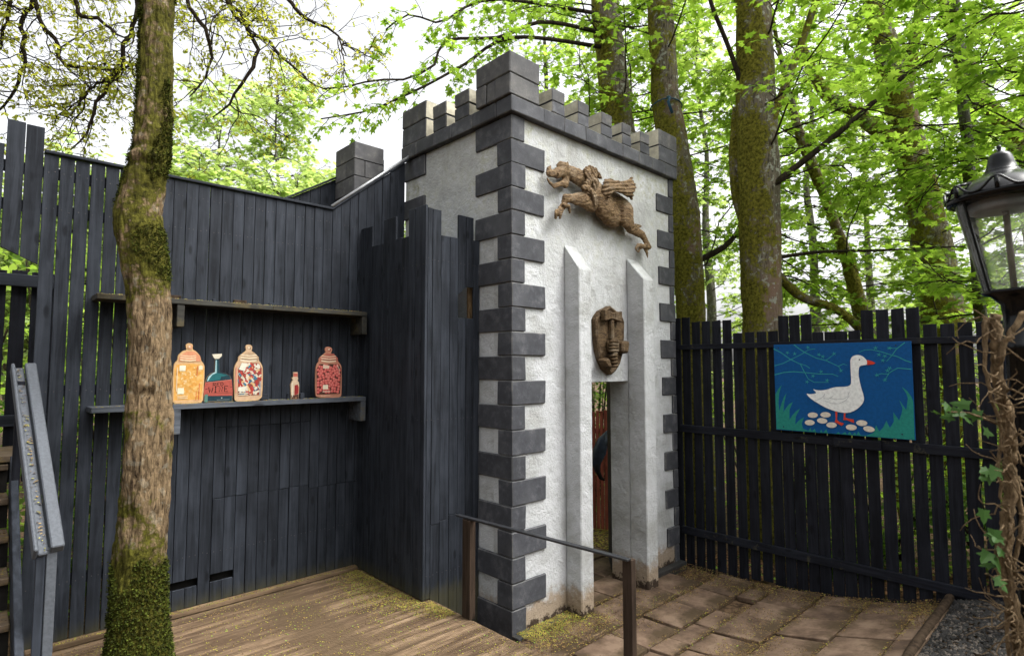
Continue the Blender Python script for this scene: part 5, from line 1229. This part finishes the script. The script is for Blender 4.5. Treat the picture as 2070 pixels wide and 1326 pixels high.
# ---- oak with twisted dark limbs over the wall
oak=Tree('oak with twisted dark branches and sparse bronze leaves over the plank wall',-1.2,8.9,None,'oak_tree')
trunk('trunk',[(-1.2,8.9,-.2),(-1.1,8.7,3),(-.9,8.4,6),(-.5,8.0,8.8)],[.35,.3,.26,.2],M_bark,oak.t,20,40,.03,5)
def curl(T,p,d,L,r,lvl,ls):
    n=max(4,int(L/.09)); pts=[Vector(p)]; d=Vector(d).normalized()
    for j in range(n):
        d=(d+Vector((rnd.gauss(0,.30),rnd.gauss(0,.30),rnd.gauss(-.02,.30)))).normalized(); pts.append(pts[-1]+d*L/n)
    T.tw.tube(pts,[r*(1-.75*j/n) for j in range(n+1)],4,cap=False)
    if lvl>0:
        for k in range(3 if lvl>1 else 4):
            i=rnd.randrange(n//4,n); q=Vector((rnd.gauss(0,1),rnd.gauss(0,1),rnd.gauss(-.15,.8))); curl(T,pts[i],(pts[i]-pts[i-1]).normalized()*.6+q*.6,L*rnd.uniform(.35,.65),r*.55,lvl-1,ls)
    if lvl<=1:
        for k in range(1 if lvl and rnd.random()<.5 else (0 if lvl else 2)):
            i=rnd.randrange(n//3,n+1); base=pts[min(i,n)]
            for q in range(rnd.choice([2,3,4])):
                dd=Vector((rnd.gauss(0,1),rnd.gauss(0,1),rnd.gauss(-.4,.6))).normalized(); T.leaf(base+dd*.012,dd,ls,.8)
for li,lb in enumerate(OAK_LIMBS):
    st_=Vector((-.5,8.0,8.8)) if lb[0][2]>6.2 else None
    pts=([tuple(st_.lerp(Vector(lb[0]),f)+Vector((0,0,.35*math.sin(f*3.14)))) for f in (0,.35,.7)] if st_ is not None else [])+lb
    c,rr=resample(pts,list(np.linspace(.05 if st_ is not None else .015,.007,len(pts))),40)
    c=c+np.array([[rnd.gauss(0,.012) for _ in range(3)] for _ in range(40)]); m=MB(); m.tube(c,np.minimum(rr,.024),6); m.build('branch',M_twig,oak.t,True)
    k0=14 if st_ is not None else 2
    for k in range(18):
        i=rnd.randrange(k0,39); d=Vector(c[i]-c[i-1]).normalized()*.5+Vector((rnd.gauss(0,.8),rnd.gauss(0,.8),rnd.gauss(-.1,.6)))
        curl(oak,c[i],d,rnd.uniform(.5,1.15),.0085,2,.05)
oak.finish(M_leafoak,OVAL)
# ---- shrubs
def shrub(label,x,y,h,rx,n,mat,ls,group,tm=OVAL,name='shrub'):
    t=thing(name,label,'shrub',(x,y,gz(x,y)),group); z0=gz(x,y); m=MB(); pos=[];dr=[];nr=[];sz=[]
    for k in range(9):
        a=rnd.uniform(0,6.28); m.tube([(x,y,z0),(x+math.cos(a)*rx*.4,y+math.sin(a)*rx*.4,z0+h*.5),(x+math.cos(a)*rx*.75,y+math.sin(a)*rx*.75,z0+h*.95)],[.02,.014,.006],4)
    m.build('stems',M_twig,t,True)['kind']='stuff'
    for k in range(n):
        a=rnd.uniform(0,6.28); u=rnd.random()**.4; zz=rnd.random(); rr=rx*u*math.sqrt(max(.05,1-(zz-.45)**2*2.2)); p=(x+math.cos(a)*rr,y+math.sin(a)*rr,z0+.05+zz*h)
        if noise.noise(Vector(p)*1.7)<-.22: continue
        pos.append(p); dr.append((math.cos(a)+rnd.gauss(0,.5),math.sin(a)+rnd.gauss(0,.5),rnd.gauss(.1,.4))); nr.append((rnd.gauss(0,.5),rnd.gauss(0,.5),1)); sz.append(ls*rnd.uniform(.6,1.3))
    leaves('foliage',pos,dr,nr,sz,tm,mat,t)
UNR=['low one close to the boards right of the sign','below the right half of the goose sign','small dark one below the left half of the sign','tall one behind the roped and thick trunks','seen through the gaps beside the ivy stem','taller one deeper in behind the sign','at the lamp post end','beyond the gateway corner','deep in beyond the lamp post','deep in beyond the slender sycamore','far one right of the leaning sycamore','far one behind the straight trunk','seen through the gateway above the red fence','large one left of the roped trunk','close behind the red fence beyond the gateway','farther back behind the red fence','farthest back behind the red fence']
for k,(x,y,h,rx) in enumerate([(7.6,.9,.9,.7),(8.3,2.0,1.5,.8),(7.5,2.4,.7,.6),(9.0,3.4,1.9,.9),(8.6,.3,1.8,.9),(9.6,1.4,2.2,1.0),(7.7,-.6,1.6,.9),(10.5,4.6,2.2,1.1),(9.8,-.6,2.3,1.1),(11.5,2.4,2.4,1.3),(12.6,.2,2.6,1.4),(13,4.6,2.6,1.4),(9.2,7.2,2.6,1.2),(11,6.6,2.6,1.3),(8.4,6.7,2.5,.9),(9.9,7.85,2.9,1.1),(12,9.4,3.2,1.3)]):
    shrub('undergrowth bush behind the picket fence, '+UNR[k],x,y,h,rx,1500,(M_leafdark,M_leaf)[k%2],.10,'undergrowth bushes behind the picket fence')
LAR=['filling the stair opening behind the balustrade','at the far left behind the balustrade','showing through the plank gaps by the mossy trunk','farther back over the stair opening','behind the plank wall right of the mossy trunk','close behind the wide plank gaps left of the mossy trunk']
for k,(x,y,h,rx) in enumerate([(.2,7.8,3.6,.9),(-1.0,7.4,3.9,1.0),(.9,9.0,4.2,1.2),(-.3,9.8,4.6,1.4),(2.0,8.6,3.4,1.1),(1.3,7.3,2.8,.7)]):
    shrub('green laurel bush '+LAR[k],x,y,h,rx,2400,(M_leaf2,M_leafdark)[k%2],.13,'laurel bushes behind the stair landing',name='laurel_bush')

# ================================================================== IVY ON THE LAMP POST
ivy=thing('ivy_vine','tan old ivy stem with tangled rootlets and a few green leaves on the lamp post','vine',(3.37,.36,gz(3.4,.36)))
def vine(pts,rad,nm,n=9,rings=40,jit=.10):
    c,rr=resample(pts,rad,rings); c=c+np.array([[rnd.gauss(0,.003) for _ in range(3)] for _ in range(rings)]); m=MB(); m.tube(c,rr,n,jit=jit); return m.build(nm,M_ivybark,ivy,True)
IV=[(x_+.011,y_-.010,z_) for x_,y_,z_ in [(3.231,.365,2.60),(3.233,.371,2.485),(3.25,.37,2.335),(3.289,.349,2.142),(3.309,.351,1.927),(3.309,.37,1.712),(3.309,.39,1.498),(3.352,.369,1.283),(3.376,.361,1.119),(3.40,.36,.5)]]
vine(IV,[.022,.02,.021,.026,.022,.024,.026,.025,.025,.03],'stem',14,110,.16)
vine([(3.258,.262,2.60),(3.235,.30,2.53),(3.215,.33,2.46),(3.24,.36,2.36)],[.014,.013,.012,.01],'stem',8,20)
vine([(3.222,.385,2.58),(3.20,.392,2.42),(3.215,.385,2.27),(3.262,.36,2.10),(3.265,.375,1.95),(3.285,.37,1.8)],[.015,.008,.007,.008,.007,.006],'stem',7,30)
vine([(3.33,.33,1.9),(3.345,.315,1.7),(3.335,.35,1.5),(3.33,.385,1.25),(3.36,.375,.95)],[.009,.010,.008,.009,.010],'stem',7,30)
for k in range(110):
    f=rnd.uniform(.03,.78); c,_=resample(IV,[1]*len(IV),60); i=int(f*59); p=Vector(c[i]); left=Vector((-.72,.69,0)); sgn=rnd.choice([1,1,-1])
    d=(left*sgn*rnd.uniform(.3,1)+Vector((0,0,rnd.uniform(-1,1)))-Vector((.69,.72,0))*rnd.uniform(0,.5)).normalized(); pts=[p+left*sgn*.02-Vector((.69,.72,0))*.03]
    for j in range(6):
        d=(d+Vector((rnd.gauss(0,.45),rnd.gauss(0,.45),rnd.gauss(0,.5)))).normalized(); pts.append(pts[-1]+d*rnd.uniform(.02,.05))
    m=MB(); m.tube(pts,[.0040*(1-.1*j) for j in range(7)],5); m.build('rootlet',M_ivybark,ivy,True)
IVL=[(3.029,.526,2.172),(3.05,.502,2.214),(3.076,.478,2.199),(3.092,.464,2.189),(3.114,.441,2.214),(3.154,.407,2.172),(3.164,.403,2.105),(3.184,.399,1.936),(3.201,.386,1.915),(3.21,.374,1.947),(3.18,.419,1.768),(3.214,.394,1.684),(3.23,.381,1.662),(3.203,.413,1.589),(3.227,.393,1.568),(3.241,.376,1.599),(3.218,.404,1.536),(3.231,.397,1.484),(3.10,.45,2.16),(3.065,.49,2.165)]
m=MB(); m.tube([(3.25,.37,2.13),(3.17,.40,2.155),(3.11,.445,2.18),(3.04,.51,2.185)],[.006,.005,.004,.003],6); m.build('leaf_stalk',M_ivybark,ivy,True)
m=MB(); m.tube([(3.26,.37,1.70),(3.225,.39,1.64),(3.215,.40,1.56)],[.005,.004,.003],6); m.build('leaf_stalk',M_ivybark,ivy,True)
def ivy_leaf_mesh():
    v=[(.12,0,0)]+[(x,y,-.18*abs(y)) for x,y in ((0,.0),(-.06,.36),(.22,.30),(.48,.50),(.50,.22),(.75,.16),(1.0,0),(.75,-.16),(.50,-.22),(.48,-.50),(.22,-.30),(-.06,-.36))]
    me=bpy.data.meshes.new('leaf'); n=len(v)-1; me.from_pydata(v,[],[(0,1+i,1+(i+1)%n) for i in range(n)]); me.materials.append(M_ivyleaf); return me
ILM=ivy_leaf_mesh()
for p in IVL:
    o=link('leaf',ILM,ivy,p); s_=rnd.uniform(.05,.078); o.scale=(s_,)*3
    zz=(Vector((-.69,-.72,.0))+Vector((rnd.gauss(0,.45),rnd.gauss(0,.45),rnd.uniform(.2,1.0)))).normalized(); xx=Vector((-.5+rnd.gauss(0,.5),.5+rnd.gauss(0,.5),-.5+rnd.gauss(0,.5))); xx=(xx-zz*xx.dot(zz)).normalized(); yy=zz.cross(xx)
    o.rotation_euler=Matrix((xx,yy,zz)).transposed().to_euler()

# ================================================================== SMALL THINGS ON THE GROUND
lg=thing('timber_edging','old dark log edging between the paving and the gravel','log',(5.6,1.12,.25))
m=MB(); c,rr=resample([(4.7,1.12,gz(4.7,1.12)+.02),(5.2,1.13,gz(5,1.13)+.03),(5.9,1.13,gz(5,1.13)+.03),(6.44,1.12,gz(5,1.12)+.05)],[.034,.038,.036,.032],24); m.tube(c,rr,10,jit=.08); m.build('log',M_log,lg,True)
def bits(name,label,pts,smin,smax,mats,wts=None,parent=None,thick=.003):
    tv=[];tf=[];tm=[]
    for (x,y,z) in pts:
        s_=rnd.uniform(smin,smax); a=rnd.uniform(0,6.28); ca,sa=math.cos(a)*s_,math.sin(a)*s_; el=rnd.uniform(.3,.8); b_=len(tv)
        t1,t2,t3,t4=(rnd.uniform(0,thick) for _ in range(4))
        tv+=[(x-ca,y-sa,z+t1),(x-sa*el,y+ca*el,z+t2),(x+ca,y+sa,z+t3),(x+sa*el,y-ca*el,z+t4),(x,y,z+thick*1.6)]
        tf+=[(b_,b_+3,b_+4),(b_+3,b_+2,b_+4),(b_+2,b_+1,b_+4),(b_+1,b_,b_+4)]; tm+=[rnd.choices(range(len(mats)),wts)[0]]*4
    o=arr_mesh(name,tv,tf,mats,tm,parent,tuple(pts[0])); o['kind']='stuff'
    if label: o['label']=label
    return o
P_=[]
while len(P_)<7500:
    x,y=rnd.uniform(.3,3.04),rnd.uniform(2.3,5.34); dn=noise.noise(Vector((x*1.5,y*1.5,0)))+.6*noise.noise(Vector((x*.6,y*6,3)))
    if dn>rnd.uniform(-.6,.7): P_.append((x,y,DZ+.0015))
for _ in range(5200):
    t_=rnd.random(); y=5.40-t_*1.5; w_=abs(rnd.gauss(0,.10+.12*math.sin(t_*3.1)))
    P_.append((2.96-w_ if y>4.25 else 3.04-w_*.8,y-rnd.random()*.05,DZ+.0015+rnd.random()*.004))
for _ in range(700): P_.append((rnd.uniform(.45,2.96),5.365+abs(rnd.gauss(0,.03)),.376))
bits('fallen_catkins','yellow green fallen catkin bits strewn over the decking',P_,.0035,.0085,[M_bit1,M_bit2,M_bit3,M_bit4],[5,4,3,.5])
P_=[]
while len(P_)<20000:
    x,y=rnd.uniform(3.1,6.48),rnd.uniform(1.15,4.0)
    jx=min(abs(y-q) for r_ in rows for q in r_); dn=noise.noise(Vector((x*1.6,y*1.6,5)))*.9+noise.noise(Vector((x*5,y*5,1)))*.4+(.55 if jx<.035 else 0)+(.5 if x>6.0 else 0)+(.9 if (y>3.35 and x<4.6) else 0)
    if y>3.76 and not 4.55<x<5.4: continue
    if dn>rnd.uniform(-.05,1.1): P_.append((x,y,gz(4.5,y)+.026+rnd.random()*.004))
bits('fallen_catkins','ochre fallen catkin and leaf bits in the joints of the brown paving',P_,.0035,.0095,[M_bit1,M_bit2,M_bit3,M_bit4],[1.3,3.6,7,.15])
P_=[(rnd.uniform(3.65,4.5),3.79-abs(rnd.gauss(0,.16)),.012+rnd.random()*.012) for _ in range(2600)]
P_=[p for p in P_ if not(4.34<p[0]<4.54 and p[1]>3.6)]
bits('fallen_catkins','thick yellow drift of catkins at the foot of the gateway pilaster',P_,.004,.009,[M_bit1,M_bit2,M_bit4],[5,3,.4])
P_=[(rnd.uniform(.72,2.9),5.2+abs(rnd.gauss(.0,.06)),2.9265) for _ in range(420)]+[(rnd.uniform(.72,2.9),5.2+abs(rnd.gauss(.0,.05)),2.0795) for _ in range(160)]
bits('fallen_catkins','sparse yellow catkins lying on both wall shelves',P_,.005,.010,[M_bit1,M_bit2],[3,2])
P_=[(rnd.uniform(-.5,.25),3.82+.24*i+rnd.uniform(.02,.2),.26+.2*i+.027) for i in range(1,8) for _ in range(110)]
for _ in range(120):
    t_=rnd.random(); q=Vector(A_).lerp(Vector(B_),t_); P_.append((q.x-.028+rnd.gauss(0,.008),q.y,q.z-.034))
bits('fallen_catkins','yellow catkins lying on the stair treads and handrail channel',P_,.005,.011,[M_bit1,M_bit2,M_bit3],[2,3,2])
# leaf litter beyond the fence
P_=[]
for _ in range(9000):
    x=6.56+abs(rnd.gauss(0,1.2)); y=rnd.uniform(-1,3.8); P_.append((x,y,gz(x,y)+.005+rnd.random()*.03))
bits('leaf_litter','brown fallen leaves covering the ground behind the picket fence',P_,.012,.032,[M_bit3,simple('tan_dead_leaf',(.22,.12,.06),.8,.4,9,0,.1),M_bit4],[5,4,.5],thick=.012)
P_=[]
for _ in range(2500):
    x=rnd.uniform(6.0,7.6); y=rnd.uniform(4.4,6.0); P_.append((x,y,gz(x,y)+.004+rnd.random()*.01))
bits('moss_carpet','yellow mossy ground seen through the gateway',P_,.012,.03,[M_bit1,M_bit2],[3,2])
# gravel
tv=[];tf=[];tm=[]
for _ in range(9000):
    x,y=rnd.uniform(4.2,6.48),rnd.uniform(-.1,1.10); z=gz(5,y)+.002+rnd.random()*.01; s_=rnd.uniform(.010,.024); b_=len(tv)
    q=[Vector((rnd.uniform(.6,1.2),0,0)),Vector((-rnd.uniform(.6,1.2),.2,0)),Vector((0,rnd.uniform(.5,1.1),0)),Vector((.1,-rnd.uniform(.5,1.1),0)),Vector((0,0,rnd.uniform(.4,.8))),Vector((0,0,-.5))]
    a=rnd.uniform(0,6.28); ca,sa=math.cos(a),math.sin(a)
    tv+=[(x+(v.x*ca-v.y*sa)*s_,y+(v.x*sa+v.y*ca)*s_,z+v.z*s_) for v in q]
    tf+=[(b_+i_,b_+j_,b_+k_) for i_,j_,k_ in ((0,2,4),(2,1,4),(1,3,4),(3,0,4))]; tm+=[rnd.choices([0,1],[3,1])[0]]*4
gr_=arr_mesh('gravel',tv,tf,[M_gravel,M_gravel2],tm,None,(5.5,.5,.3)); gr_['kind']='stuff'; gr_['label']='dark grey loose gravel beside the log edging at the fence foot'
m=MB(); m.hexa([((1.02,1.075)[k&1],(4.22,4.26)[k>>1&1]+.02*(k&1),DZ+.002+(.004 if k>>2&1 else 0)) for k in range(8)],.001)
tag(m.build('paper_scrap',M_litter,None),'tiny white paper scrap lying on the decking right of the mossy trunk','litter')
m=MB(); m.tube([(3.98,3.30,.035),(4.05,3.26,.038),(4.16,3.25,.036),(4.27,3.27,.034)],[.006,.006,.005,.003],6)
tag(m.build('fallen_twig',M_ivybark,None,True),'thin curved fallen twig among catkins by the gateway pilaster','twig')
